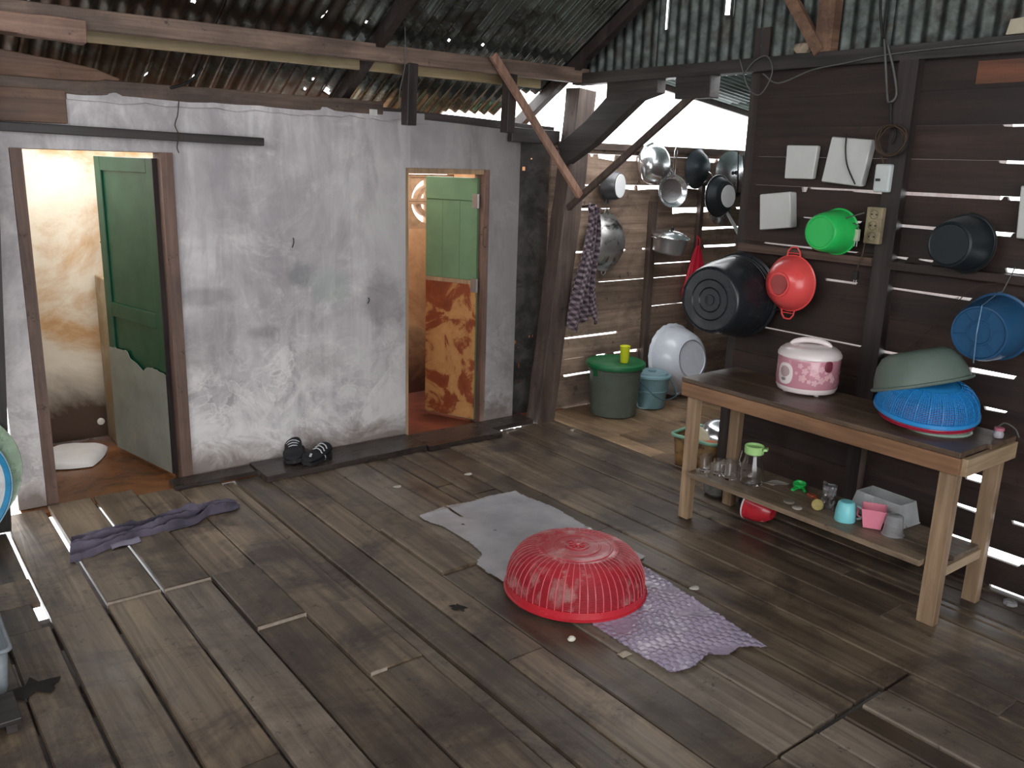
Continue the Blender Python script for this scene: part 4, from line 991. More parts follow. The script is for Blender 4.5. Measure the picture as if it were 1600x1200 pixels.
rib0 = obj('rib', MB().tube([(dm(k/8)[0], 0, dm(k/8)[1]) for k in range(9)], .0028, 4), P_blueb, t)
for i in range(1, 24):
    o = rib0.copy(); COL.objects.link(o); o.parent = t; o.rotation_euler = (0, 0, 2*PI*i/24)
mb = MB()
for i in range(120):
    a = 2*PI*i/120; mb.tube([(dm(k/6)[0]*.994*math.cos(a), dm(k/6)[0]*.994*math.sin(a), dm(k/6)[1]) for k in range(7)], .0021, 3)
for k in range(1, 22):
    r, z = dm(k/22); mb.tube([(r*.992*math.cos(2*PI*i/60), r*.992*math.sin(2*PI*i/60), z) for i in range(60)], .0024, 3, True)
obj('mesh', mb, P_blueb, t)['kind'] = 'stuff'
obj('crown', MB().lathe([(.115,.118),(.11,.124),(.06,.127),(0,.127)], 48), P_blueb, t, smooth=True)
t = thing('sage_basin', 'grey-green plastic basin tilted upside down on top of the basin stack', 'basin', (3.585, 1.765, TZ+.150), zq((.0, .34, 1)))
obj('basin_body', MB().shell([(.200,0),(.205,.004),(.202,.012),(.192,.014),(.184,.05),(.165,.098),(.138,.132),(.105,.145),(0,.147)], .0025, 56), P_sage, t, smooth='auto')
t = thing('small_jar', 'tiny clear jar with a pink lid at the right end of the bench', 'jar', (3.60, 1.435, TZ))
obj('jar_body', MB().lathe([(0,.001),(.016,.001),(.019,.005),(.020,.018),(.016,.027),(.015,.031)], 20), plain('frosted_jar', 'c9c3cc', .3, trans=.4), t, smooth='auto')
obj('jar_lid', MB().lathe([(.018,.030),(.019,.031),(.019,.041),(.017,.043),(0,.043)], 20), plain('pink_lid', 'b96a7c', .4), t, smooth='auto')
cord('cable_end', 'pale curved cable end sticking up at the right end of the bench', [(3.66,1.38,TZ+.004),(3.66,1.40,TZ+.035),(3.66,1.44,TZ+.05),(3.66,1.465,TZ+.03)], .003, M_cordg)
tag(obj('rag_scrap', MB().grid(10, 8, lambda u, v: (3.40+.05*u+.01*math.sin(v*5), 1.60+.07*v, TZ+.003+.006*abs(math.sin(u*5+v*7)))), plain('green_scrap', '8b9460', .9), smooth=True, solid=.002), 'tiny crumpled greenish scrap in front of the pale green plate', 'scrap')

# ================================================================ ON THE BENCH SHELF
def tumbler(label, x, y, h=.085, r=.030, rot=0):
    t = thing('drinking_glass', label, 'glass', (x, y, SZ))
    prof = [(r*.82,.0),(r*.9,.004),(r,h)]
    obj('glass_body', MB().lathe([(0,0),(r*.84,0),(r*.88,.004),(r,h),(r-.002,h),(r*.86-.001,.012),(0,.010)], 12 if rot else 24), GL, t, smooth=None if rot else 'auto')
    return t
tumbler('clear drinking glass nearest the front-left bench leg on the shelf', 3.325, 2.665, .088)
tumbler('clear drinking glass in the middle of the row behind the jug', 3.345, 2.595, .080)
t = tumbler('clear glass mug with a handle standing against the glass jug', 3.345, 2.520, .098, .034)
obj('mug_handle', MB().tube([(-.030,.012,.08),(-.052,.02,.078),(-.058,.022,.05),(-.048,.018,.025),(-.031,.012,.02)], .004, 8), GL, t, smooth=True)
t = thing('glass_jug', 'tall ribbed glass jug with a pale green lid on the bench shelf', 'jug', (3.39, 2.43, SZ), ez(2.6))
pr = [(0,0),(.052,0),(.056,.006),(.056,.03),(.052,.09),(.040,.135),(.038,.155),(.036,.155),(.038,.133),(.049,.088),(.052,.03),(.050,.010),(0,.008)]
obj('jug_body', MB().lathe(pr, 48, wob=lambda a, z: 1+.02*math.cos(12*a)*(z > .005)), GL, t, smooth='auto')
obj('jug_lid', MB().shell([(.034,.150),(.040,.150),(.046,.155),(.047,.188),(.044,.192),(.042,.180),(0,.180)], .002, 36), P_lime, t, smooth='auto')
obj('spout', MB().bar((-.030,.040,.183), (-.045,.050,.186), .03, .012), P_lime, t)
obj('jug_handle', MB().tube([(.02,-.042,.145),(.035,-.07,.14),(.04,-.08,.09),(.03,-.06,.05),(.025,-.05,.045)], .006, 8), GL, t, smooth=True)
t = thing('green_squeezer', 'green plastic tongs-like squeezer lying on the bench shelf', 'squeezer', (3.54, 2.26, SZ), ez(math.radians(25)))
obj('cup', MB().shell([(.028,.022),(.030,.020),(.027,.008),(.016,.001),(0,.001)], .002, 24, sx=1.35), P_green, t, smooth='auto')
obj('arm', MB().bar((.02,.01,.010), (.075,.02,.008), .012, .007), P_green, t)
obj('arm', MB().bar((-.03,.0,.012), (-.075,.02,.008), .014, .010), P_green, t)
obj('arm', MB().bar((-.02,-.015,.010), (-.06,-.035,.006), .013, .008), P_green, t)
t = thing('garlic_press', 'small dull red plastic piece beside the crumpled foil', 'kitchen tool', (3.47, 2.13, SZ), ez(.9))
obj('press_body', MB().bar((-.035,0,.008), (.0,0,.010), .018, .012).bar((0,0,.010), (.04,.01,.008), .028, .012), plain('dull_red_plastic', 'b0563f', .5), t, bevel=.003)
t = thing('foil_pack', 'crumpled silver foil packet standing upright on the bench shelf', 'foil packet', (3.43, 2.035, SZ))
def foil(u, v):
    a = 2*PI*u; k = .030*(1+.25*mn.noise(Vector((math.cos(a)*3, math.sin(a)*3, v*5))))
    return (k*math.cos(a)*.6, k*math.sin(a)*1.1, .105*v)
obj('packet_body', MB().grid(28, 16, foil), plain('silver_foil', 'c8c8cc', .2, .9, var=.3, scale=40, bmp=.6), t, smooth='auto')
obj('crimp', MB().grid(12, 2, lambda u, v: (.006*math.sin(u*9), -.036+.072*u, .104+.012*v)), plain('silver_foil', '', 0), t, solid=.001)
t = thing('citrus_half', 'dried brown citrus half leaning against the foil packet', 'fruit', (3.355, 2.04, SZ+.027), zq((-1, -.5, .25)))
obj('peel', MB().lathe([(.026,0),(.0265,-.004),(.022,-.018),(.012,-.026),(0,-.028)], 24), plain('dry_peel', '8a6f3c', .7), t, smooth='auto')
obj('cut_face', MB().lathe([(.026,0),(.022,.002),(.018,.0),(0,.0005)], 24), plain('dry_flesh', 'a39358', .6, var=.2, scale=60), t, smooth='auto')
t = thing('cyan_mug', 'light turquoise plastic mug upside down at the shelf edge', 'mug', (3.362, 1.905, SZ))
obj('mug_body', MB().shell([(.044,0),(.045,.002),(.043,.045),(.036,.080),(.028,.088),(0,.089)], .002, 36), P_cyan, t, smooth='auto')
obj('mug_handle', MB().tube([(.020,-.040,.075),(.026,-.060,.068),(.03,-.068,.045),(.028,-.060,.022),(.024,-.042,.014)], .005, 8), plain('pale_handle', 'cfe3e2', .4, trans=.3, bmp=0), t, smooth=True)
t = thing('pink_mug', 'pink square plastic cup lying between turquoise mug and clear tub', 'cup', (3.405, 1.80, SZ))
def sq(w, z): return [(-w,-w,z),(w,-w,z),(w,w,z),(-w,w,z)]
def cupbox(w0, w1, h, th=.003):
    vs = sq(w0, 0)+sq(w1, h)+sq(w1-th, h)+sq(w0-th, th)
    fs = [(3,2,1,0)]+[(i, (i+1) % 4, 4+(i+1) % 4, 4+i) for i in range(4)]+[(4+i, 4+(i+1) % 4, 8+(i+1) % 4, 8+i) for i in range(4)]+[(8+i, 8+(i+1) % 4, 12+(i+1) % 4, 12+i) for i in range(4)]+[(12,13,14,15)]
    return MB().add(vs, fs)
obj('cup_body', cupbox(.036, .050, .088).xf(ez(.5).to_matrix().to_4x4()), P_rose, t, bevel=.006, smooth='auto')
obj('cup_handle', MB().tube([(-.01,.045,.07),(-.01,.068,.06),(-.01,.068,.03),(-.01,.042,.022)], .005, 8), P_rose, t, smooth=True)
t = thing('clear_cup', 'clear plastic cup upside down in front of the clear tub', 'cup', (3.395, 1.70, SZ))
obj('cup_body', MB().shell([(.046,0),(.046,.003),(.041,.004),(.034,.085),(.030,.088),(0,.088)], .0015, 32), GLP, t, smooth='auto')
t = thing('clear_tub', 'frosted clear rectangular food tub upside down at the back of the shelf', 'food container', (3.548, 1.83, SZ), ez(math.radians(-4)))
obj('tub_body', cupbox(.075, .062, .100).xf(Matrix.Scale(1.75, 4, (0, 1, 0)) @ Matrix.Scale(.95, 4, (1, 0, 0)) @ Matrix.Identity(4)), plain('frosted_plastic', 'dcdfe0', .3, trans=.6, bmp=0, ior=1.2), t, bevel=.010, smooth='auto')
obj('tub_rim', MB().tube([(.071,-.131,.003),(.071,.131,.003),(-.071,.131,.003),(-.071,-.131,.003)], .003, 6, True), plain('frosted_plastic', '', 0), t)
tag(obj('paper_scrap', MB().grid(10, 8, lambda u, v: (3.44+.10*u-.02*v, 2.34+.07*v-.03*u, SZ+.004+.004*math.sin(u*6+v*3))), plain('grey_scrap', '8a8278', .9), smooth=True, solid=.002), 'grey scrap of paper on the shelf between the glass jug and the green squeezer', 'paper')
tag(obj('plastic_disc', MB().lathe([(0,0),(.022,0),(.023,.004),(.018,.007),(0,.007)], 20).xf(Matrix.Translation((3.30, 2.105, SZ))), plain('dull_white', 'b5aea4', .5), smooth='auto'), 'small flat off-white cap on the shelf edge near the citrus half', 'lid')
tag(obj('plastic_disc', MB().lathe([(0,0),(.026,0),(.027,.005),(.022,.009),(0,.008)], 20).xf(Matrix.Translation((3.33, 2.17, SZ))), plain('dull_grey', '80776c', .5), smooth='auto'), 'small grey-brown cap on the shelf behind the off-white cap', 'lid')

# ================================================================ UNDER THE BENCH
t = thing('red_bowl', 'shiny red bowl tipped on its side beneath the bench shelf', 'bowl', (3.56, 2.545, .088), zq((.12, -1, -.12)))
obj('bowl_body', MB().shell([(.084,0),(.086,.004),(.082,.012),(.078,.06),(.060,.11),(.035,.135),(0,.138)], .002, 40), P_redclean, t, smooth='auto')
obj('white_rim', MB().tube([(.082*math.cos(2*PI*i/40), .082*math.sin(2*PI*i/40), .0) for i in range(40)], .006, 8, True), P_cwhite, t, smooth=True)
t = thing('dark_bag', 'dark navy plastic bag slumped on the floor behind the left bench legs', 'bag', (3.70, 2.615, .0))
obj('bag_body', MB().lathe([(0,.001),(.07,.002),(.085,.03),(.07,.09),(.04,.13),(.012,.15),(0,.152)], 28, wob=lambda a, z: 1+.10*math.sin(4*a+z*30)+.05*math.sin(9*a)), plain('navy_plastic', '23273a', .35, bmp=.4, scale=30), t, smooth=True)
obj('bag_knot', MB().tube([(0,0,.148),(.012,-.01,.172),(.03,-.02,.17)], .006, 6), plain('navy_plastic', '', 0), t)
t = thing('grey_pot', 'round dull grey pot on the floor behind the front-left bench leg', 'pot', (3.69, 2.86, .0))
obj('pot_body', MB().shell([(0,.001),(.05,.001),(.072,.02),(.078,.05),(.07,.075),(.066,.078)], .003, 32), plain('dull_grey_stone', '6f6c68', .7, var=.3, scale=18), t, smooth='auto')
obj('pot_lid', MB().lathe([(.068,.076),(.06,.086),(.02,.093),(.012,.10),(0,.102)], 28), plain('dull_grey_stone', '', 0), t, smooth='auto')

# ---- basket with dishes left of the bench
t = thing('green_rim_basket', 'brown-stained square basket with a green rim left of the bench', 'basket', (4.02, 3.24, 0), ez(.15))
def rrect(w, d, r, z, n=6):
    out = []
    for cx, cy, a0 in ((w-r, d-r, 0), (-w+r, d-r, PI/2), (-w+r, -d+r, PI), (w-r, -d+r, 1.5*PI)):
        for i in range(n+1): a = a0+PI/2*i/n; out.append((cx+r*math.cos(a), cy+r*math.sin(a), z))
    return out
def loft(rings, closed_bottom=True):
    n = len(rings[0]); mb = MB(); vs = [p for r in rings for p in r]; fs = []
    for k in range(len(rings)-1):
        for i in range(n): fs.append((k*n+i, k*n+(i+1) % n, (k+1)*n+(i+1) % n, (k+1)*n+i))
    if closed_bottom: fs.append(tuple(range(n-1, -1, -1)))
    return mb.add(vs, fs)
obj('basket_body', loft([rrect(.125,.13,.04,.001), rrect(.13,.135,.04,.01), rrect(.145,.15,.045,.185)]), plain('brown_stained_plastic', '8c6a3e', .5, var=.3, scale=14, dirt=('3f2a1c', 16, .5)), t, smooth='auto', solid=.003)
obj('basket_rim', MB().tube(rrect(.150,.156,.045,.188, 8), .011, 8, True), plain('sea_green_plastic', '7fae94', .4), t, smooth=True)
tag(obj('cream_bowl', MB().shell([(.0,.0),(.03,.0),(.05,.02),(.085,.10),(.087,.103)], .002, 32).xf(Matrix.Translation((3.965, 3.24, .15)) @ zq((-.35, .25, 1)).to_matrix().to_4x4() @ Matrix.Rotation(PI, 4, 'X') @ Matrix.Translation((0,0,-.1))), plain('cream_plastic', 'd3c6a8', .4), smooth='auto'), 'cream bowl upside down in the green-rimmed basket', 'bowl')
tag(obj('silver_bowl', MB().shell([(.12,0),(.122,.004),(.11,.05),(.08,.09),(.05,.10),(0,.10)], .0015, 40).xf(Matrix.Translation((4.09, 3.20, .165)) @ zq((-.2, -.3, 1)).to_matrix().to_4x4()), A_bright, smooth='auto'), 'shiny metal bowl upside down on the dishes behind the front-left bench leg', 'bowl')
tag(obj('orange_peels', MB().lathe([(0,.02),(.05,.018),(.06,0),(.04,-.005)], 14, wob=lambda a, z: 1+.25*math.sin(3*a)).xf(Matrix.Translation((3.95, 3.14, .165))), plain('orange_scrap', 'b5643c', .6), smooth=True), 'orange scrap lying inside the green-rimmed basket', 'scrap')
t = thing('metal_pan', 'shallow aluminium pan on the floor holding the pink bowl', 'pan', (4.13, 2.93, 0))
t.location = (3.99, 3.03, 0.0)
obj('pan_body', MB().shell([(0,.001),(.07,.001),(.085,.012),(.092,.045),(.095,.047)], .0015, 36), A_bright, t, smooth='auto')
t = thing('pink_bowl', 'bright pink plastic bowl sitting in the shallow metal pan', 'bowl', (3.99, 3.03, .045), zq((-.25, -.15, 1)))
obj('bowl_body', MB().shell([(0,0),(.03,0),(.034,.003),(.052,.055),(.054,.057)], .002, 32), P_pink, t, smooth='auto')

# ================================================================ NOOK FLOOR
t = thing('green_bin', 'tall olive bucket with a dark green lid on the nook floor', 'bucket', (4.335, 4.36, .001))
obj('bin_body', MB().shell([(0,.0),(.155,.0),(.165,.006),(.185,.32),(.195,.324),(.196,.338),(.190,.342),(.197,.36)], .003, 56), P_olive, t, smooth='auto')
tag(obj('bin_lid', MB().lathe([(.205,.352),(.214,.356),(.217,.370),(.212,.384),(.195,.392),(.188,.388),(.180,.386),(.10,.392),(0,.394)], 56), P_lid, t, smooth='auto'), 'dark green lid')
mb = MB()
for a in (PI*.0, PI): mb.bar((.19*math.cos(a), .19*math.sin(a), .30), (.205*math.cos(a), .205*math.sin(a), .352), .03, .012, (math.cos(a), math.sin(a), 0))
obj('lid_clip', mb, P_lid, t)
t = thing('yellow_cup', 'yellow plastic tumbler standing on the dark green bucket lid', 'cup', (4.33, 4.27, .396))
obj('cup_body', MB().shell([(0,.0),(.028,.0),(.030,.004),(.038,.118),(.039,.120)], .002, 12), P_yellow, t, smooth='auto')
t = thing('teal_bucket', 'small grey-blue lidded bucket beside the tall olive bucket', 'bucket', (4.70, 4.34, .001))
obj('bucket_body', MB().shell([(0,0),(.098,0),(.106,.006),(.122,.125),(.128,.130),(.128,.138),(.124,.142),(.134,.225),(.140,.228),(.140,.236)], .003, 48), P_tealb, t, smooth='auto')
obj('bucket_lid', MB().lathe([(.143,.232),(.146,.238),(.143,.250),(.128,.254),(.120,.262),(.118,.270),(.06,.272),(.03,.272),(.028,.282),(0,.284)], 48), P_tealb, t, smooth='auto')
obj('bucket_handle', MB().tube([(.142,0,.22),(.165,-.04,.19),(.165,-.10,.13),(.12,-.15,.10),(.05,-.155,.085),(-.03,-.150,.085),(-.09,-.125,.12),(-.138,-.04,.20),(-.142,0,.22)], .004, 6), plain('teal_dark', '4f7480', .4), t, smooth=True)
t = thing('white_basin', 'big white enamel basin leaning on its rim in the nook corner', 'basin', (5.11, 4.50, .285), zq((-.02, -1, .22)))
obj('basin_body', MB().shell([(.280,0),(.284,.004),(.276,.010),(.262,.02),(.245,.08),(.205,.155),(.165,.185),(.152,.190),(.150,.197),(.143,.198),(.140,.190),(0,.188)], .003, 64, wob=lambda a, z: 1+(.012*math.sin(24*a) if z < .008 else 0)), P_white, t, smooth='auto')
tag(obj('base_line', MB().tube([(.146*math.cos(2*PI*i/48), .146*math.sin(2*PI*i/48), .1985) for i in range(48)], .0016, 5, True), plain('grey_line', '5c6472', .5), t), 'thin dark ring around the base')

# ================================================================ POTS ON THE NOOK WALL
YC = 4.648
def potc(x, z, d): return (x, YC-d, z)
t = thing('small_pan', 'small grey saucepan hung upside down with a bright white base, left in the pot row', 'saucepan', (4.40, 4.60, 1.612), zq((.35, -1, .0)))
obj('pan_body', MB().shell([(.106,-.02),(.108,-.016),(.102,-.012),(.098,.06),(.088,.085),(.082,.088),(0,.088)], .002, 44), A_burnt, t, smooth='auto')
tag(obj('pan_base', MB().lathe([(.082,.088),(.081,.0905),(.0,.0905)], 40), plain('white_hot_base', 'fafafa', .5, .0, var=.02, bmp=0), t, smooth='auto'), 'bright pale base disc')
obj('pan_handle', MB().bar((-.02,-.095,.0), (-.02,-.125,.0), .03, .012, (0,0,1)), A_burnt, t)
t = thing('kettle', 'dented shiny aluminium kettle hung highest in the pot row', 'kettle', (4.78, 4.58, 1.765), zq((.05, -1, .12)))
obj('kettle_body', MB().shell([(.135,0),(.144,.01),(.146,.04),(.128,.085),(.098,.115),(.06,.128),(0,.13)], .002, 44, wob=lambda a, z: 1+.02*math.sin(5*a+z*30)), A_bright, t, smooth=True)
obj('kettle_handle', MB().tube([(-.11,.0,.02),(-.13,.05,.03),(-.10,.12,.04),(-.02,.15,.04),(.06,.13,.03),(.10,.06,.02)], .006, 8), A_bright, t, smooth=True)
obj('kettle_spout', MB().tube([(.08,-.03,.08),(.105,-.05,.10),(.115,-.08,.10)], [.02,.014,.011], 10), A_bright, t, smooth=True)
t = thing('frying_pan', 'silver frying pan hung by its long double-wire handle below the wall top', 'frying pan', (5.03, 4.585, 1.575), zq((-.35, -1, .1)))
obj('pan_body', MB().shell([(.118,.030),(.120,.028),(.112,.022),(.095,.004),(.080,.0),(0,.0)], .002, 44), A_bright, t, smooth='auto')
obj('pan_rim', MB().tube([(.119*math.cos(2*PI*i/48), .119*math.sin(2*PI*i/48), .030) for i in range(48)], .004, 6, True), A_bright, t, smooth=True)
qi = zq((-.35, -1, .1)).inverted(); u_ = qi @ Vector((0, 0, 1)); s_ = qi @ Vector((1, 0, 0))
obj('pan_handle', MB().tube([u_*.115+s_*.012+Vector((0,0,.025)), u_*.29+s_*.013+Vector((0,0,.03)), u_*.315+Vector((0,0,.03)), u_*.29-s_*.013+Vector((0,0,.03)), u_*.115-s_*.012+Vector((0,0,.025))], .0045, 6), A_bright, t, smooth=True)
t = thing('dark_wok', 'dark round wok hung behind the silver frying pan', 'wok', (5.33, 4.615, 1.745), zq((.1, -1, 0)))
obj('wok_body', MB().shell([(.150,0),(.152,.004),(.14,.012),(.115,.05),(.07,.078),(0,.088)], .002, 44), plain('dark_wok_metal', '50565c', .35, .7, var=.2), t, smooth='auto')
tag(obj('shine_dent', MB().lathe([(.022,.082),(.020,.0875),(0,.089)], 16).xf(Matrix.Translation((.045,-.03,-.012))), A_bright, t, smooth=True), 'small bright rivet plate')  # bright metal disc added to stand for a shine on the wok
obj('wok_handle', MB().tube([(-.10,-.11,.01),(-.13,-.14,.015),(-.17,-.17,.01)], .005, 6), A_alu, t)
t = thing('black_frying_pan', 'black frying pan with a bright round base and a long pale handle', 'frying pan', (5.44, 4.47, 1.545), zq((.02, -1, .05)))
obj('pan_body', MB().shell([(.158,0),(.160,.004),(.152,.006),(.145,.012),(.122,.062),(.110,.072),(0,.072)], .0025, 48), A_black, t, smooth='auto')
obj('pan_rim', MB().tube([(.160*math.cos(2*PI*i/48), .160*math.sin(2*PI*i/48), .002) for i in range(48)], .0028, 6, True), A_bright, t, smooth=True)
qi = zq((.02, -1, .05)).inverted(); u_ = qi @ Vector((.45, 0, -.9)); u_.z = 0; u_.normalize(); e_ = qi @ Vector((1, 0, 0)); e_.z = 0; e_.normalize()
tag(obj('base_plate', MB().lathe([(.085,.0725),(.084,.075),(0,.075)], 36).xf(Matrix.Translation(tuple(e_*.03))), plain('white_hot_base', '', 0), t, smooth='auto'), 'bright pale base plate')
obj('pan_handle', MB().bar(u_*.14+e_*.03+Vector((0,0,.02)), u_*.33+e_*.10+Vector((0,0,.03)), .022, .012, (0,0,1), 1.5), P_pale, t, bevel=.003)
obj('hook', MB().tube([-u_*.155+Vector((0,0,0)), -u_*.19+Vector((0,0,-.01)), -u_*.205+Vector((0,0,-.03))], .003, 6), A_alu, t)
def potlid(label, x, y, z, r, d, m=A_bright, sag=.03):
    t = thing('pot_lid', label, 'lid', (x, y, z), zq(d))
    obj('lid_disc', MB().shell([(r,0),(r+.002,.003),(r-.006,.006),(r*.7,.006+sag*.6),(r*.3,.006+sag*.95),(0,.006+sag)], .0015, 44), m, t, smooth='auto')
    obj('knob', MB().lathe([(.006,sag+.004),(.006,sag+.014),(.016,sag+.018),(.016,sag+.026),(0,sag+.03)], 16), plain('black_knob', '222222', .4), t, smooth='auto')
    return t
potlid('bright round pot lid hung just above the black frying pan', 5.72, 4.59, 1.72, .17, (-.1, -1, .1))
potlid('tall bright lid at the right end of the pot row beside the corner post', 6.05, 4.585, 1.74, .24, (-.05, -1, .0), A_bright, .035)
potlid('shiny lid half hidden below the black frying pan', 5.60, 4.58, 1.44, .12, (-.1, -1, .1), A_bright)
t = thing('dark_pot', 'dark pot hung low right of the black frying pan by the corner post', 'pot', (5.90, 4.52, 1.40), zq((-.4, -1, 0)))
obj('pot_body', MB().shell([(.095,0),(.098,.004),(.09,.008),(.085,.09),(.07,.10),(0,.10)], .002, 32), plain('dark_wok_metal', '', 0), t, smooth='auto')
mb = MB()
for k, (x, z, l, a) in enumerate(((5.58,1.88,.30,.08),(5.61,1.86,.42,.28),(5.73,1.84,.34,-.16),(5.80,1.82,.40,.05))):
    mb = MB().tube([(x, 4.43, z), (x+a*.4*l, 4.42, z-l*.5), (x+a*l, 4.42, z-l)], .006, 6); q = Vector((x+a*l, 4.42, z-l))
    mb.lathe([(0,-.012),(.022,-.008),(.026,0)], 14).v
    lbl = ['dark ladle hanging on a hook left-most of the utensils by the corner post', 'long dark spatula slanting across the bright lid', 'dark skimmer hanging between the two bright lids', 'thin dark utensil hanging closest to the corner post'][k]
    mb = MB().tube([(x, 4.43, z), (x+a*.4*l, 4.42, z-l*.5), (x+a*l, 4.42, z-l)], .006, 6)
    t = thing('utensil', lbl, 'utensil', (x, 4.43, z)); off = Matrix.Translation((-x, -4.43, -z))
    obj('handle', mb.xf(off), M_cord, t, smooth=True); t.location.y = 4.43-.024*k
    hb_ = MB().lathe([(0,-.010),(.024,-.006),(.032,.004)], 18, sy=.6).xf(Matrix.Translation((a*l, -.01, -l-.02)) @ Matrix.Rotation(PI/2, 4, 'X'))
    obj('head', hb_, A_burnt if k % 2 else A_black, t, smooth=True, solid=.002)
# big lid/wok lower left + casserole
t = thing('wok', 'sooty aluminium wok with two small loop handles hung beside the checked shirt', 'wok', (4.39, 4.60, 1.212), zq((.08, -1, .02)))
obj('wok_body', MB().shell([(.205,0),(.208,.003),(.200,.006),(.175,.035),(.135,.075),(.08,.102),(0,.112)], .002, 56), A_soot, t, smooth='auto')
qi = zq((.08, -1, .02)).inverted(); u_ = qi @ Vector((0, 0, 1)); s_ = u_.cross(Vector((0, 0, 1)))
for sg in (1, -1):
    obj('loop_handle', MB().tube([u_*sg*.20+s_*.022, u_*sg*.225+s_*.020, u_*sg*.238, u_*sg*.225-s_*.020, u_*sg*.20-s_*.022], .005, 8), A_alu, t, smooth=True)
t = thing('casserole', 'lidded aluminium cooking pot standing out from the wall stud', 'pot', (4.955, 4.505, 1.125), zq((.05, -.12, 1)))
obj('pot_body', MB().shell([(0,0),(.105,0),(.118,.010),(.128,.085),(.134,.120),(.138,.124)], .002, 56), A_alu, t, smooth='auto')
obj('pot_lid', MB().lathe([(.142,.120),(.144,.124),(.138,.132),(.10,.158),(.05,.170),(0,.172)], 56), A_bright, t, smooth='auto')
obj('lid_knob', MB().tube([(-.022,0,.168),(-.02,0,.184),(0,0,.190),(.02,0,.184),(.022,0,.168)], .006, 8), plain('black_knob', '222222', .4), t, smooth=True)
for a0 in (-.55, PI-.55):
    obj('side_handle', MB().tube([(.132*math.cos(a0-.2), .132*math.sin(a0-.2), .105), (.160*math.cos(a0-.13), .160*math.sin(a0-.13), .11), (.165*math.cos(a0), .165*math.sin(a0), .112), (.160*math.cos(a0+.13), .160*math.sin(a0+.13), .11), (.132*math.cos(a0+.2), .132*math.sin(a0+.2), .105)], .006, 8), A_alu, t, smooth=True)
obj('hook_bracket', MB().tube([(0,.13,.11),(0,.142,.13),(0,.135,.2)], .004, 6), A_burnt, t)
# red bag
def bagf(u, v):
    a = 2*PI*u; w = .018 + .125*v**.8 if v < .8 else .018+.125*(.8**.8)*(1-((v-.8)/.2)**2*.5)
    k = 1+.14*math.sin(7*a+v*3)*(1-v*.4)
    return (w*k*math.cos(a), w*.5*k*math.sin(a), -.46*v)
t = thing('red_bag', 'red plastic carrier bag hanging on the wall behind the black tub', 'bag', (5.36, 4.56, 1.16))
obj('bag_body', MB().grid(56, 24, bagf), plain('red_film', 'd8233f', .35, var=.1, scale=8, bmp=.3, sss=.1), t, smooth=True)
obj('bag_loop', MB().tube([(-.02,0,-.02),(-.015,0,.05),(0,.02,.08),(.015,0,.05),(.02,0,-.02)], .005, 6), plain('red_film', '', 0), t, smooth=True)
# checked shirt on the post
def check():
    m, nt, N, L, B = nodes('checked_cloth'); tc_ = N.new('ShaderNodeTexCoord'); s = N.new('ShaderNodeSeparateXYZ'); L.new(tc_.outputs['Object'], s.inputs[0])
    a = math_(N, L, 'ADD', s.outputs[0], math_(N, L, 'MULTIPLY', s.outputs[2], .5)); b = math_(N, L, 'SUBTRACT', s.outputs[2], math_(N, L, 'MULTIPLY', s.outputs[0], .5))
    def st(v): return math_(N, L, 'GREATER_THAN', math_(N, L, 'SINE', math_(N, L, 'MULTIPLY', v, 190.0)), .1)
    k = math_(N, L, 'ADD', st(a), st(b)); k = math_(N, L, 'MULTIPLY', k, .5)
    r = ramp(N, [(.0, lin('3a3036')), (.5, lin('64565d')), (1.0, lin('8d7f86'))]); L.new(k, r.inputs['Fac']); L.new(r.outputs['Color'], B.inputs['Base Color']); B.inputs['Roughness'].default_value = .95
    return m
def shirt(u, v):
    w = .028 + .10*v**.9; f = math.sin(u*19 + 1.5*v)*.024*(.4+v*.6) + .012*math.sin(u*31+v*8)
    hem = 0 if v < .95 else -.06*math.sin(u*PI*2.2+.6)*(v-.95)/.05
    return ((u-.5)*2*w - .05*v + .015*math.sin(v*7), f-.02, -.80*v*(1-.12*abs(u-.45)) + hem)
t = thing('checked_shirt', 'dark checked shirt hanging on the leaning timber post', 'shirt', (4.03, 4.36, 1.475))
obj('shirt_cloth', MB().grid(80, 60, shirt), check(), t, smooth=True, solid=.003)
obj('sleeve', MB().grid(30, 24, lambda u, v: (-.05-.07*v+.022*math.cos(2*PI*u), -.05+.018*math.sin(2*PI*u), -.28-.36*v)), MC.get('x') or bpy.data.materials['checked_cloth'], t, smooth=True)
obj('shirt_collar', MB().tube([(-.03,0,-.01),(0,-.03,.01),(.03,0,-.01),(.0,.03,.02)], .012, 8, True), bpy.data.materials['checked_cloth'], t, smooth=True)
obj('peg', MB().cyl((-.0,.10,.0), (0,-.03,.02), .007, n=8), M_postd, t)

# ================================================================ BATHROOM THINGS
tank = tag(obj('water_tank', MB().box(1.20, 1.775, 5.42, 5.675, 0, 1.02), M_tank, bevel=.01), 'rough plastered water tank in the bathroom behind the left green door', 'tank')
t = thing('tap', 'small brass tap glinting above the plastered water tank', 'tap', (1.265, 5.678, 1.19))
obj('tap_body', MB().cyl((0,0,0), (0,-.06,0), .012, n=12).cyl((0,-.05,0), (0,-.06,-.05), .009, n=10), plain('brass', 'c9a25a', .2, .9), t, smooth='auto')
obj('tap_handle', MB().bar((-.025,-.045,.025), (.025,-.045,.025), .01, .01).cyl((0,-.045,0), (0,-.045,.025), .005, n=8), plain('brass', '', 0), t)
def mound(u, v):
    x = (u-.5)*2; y = (v-.5)*2; e = max(0, 1-abs(x)**3)*max(0, 1-abs(y)**3)
    return (.17*x*(1-.12*y*y), .21*y*(1-.15*x*x), .003 + .05*e**.5 + .008*mn.noise(Vector((u*5, v*5, 0)))*e)
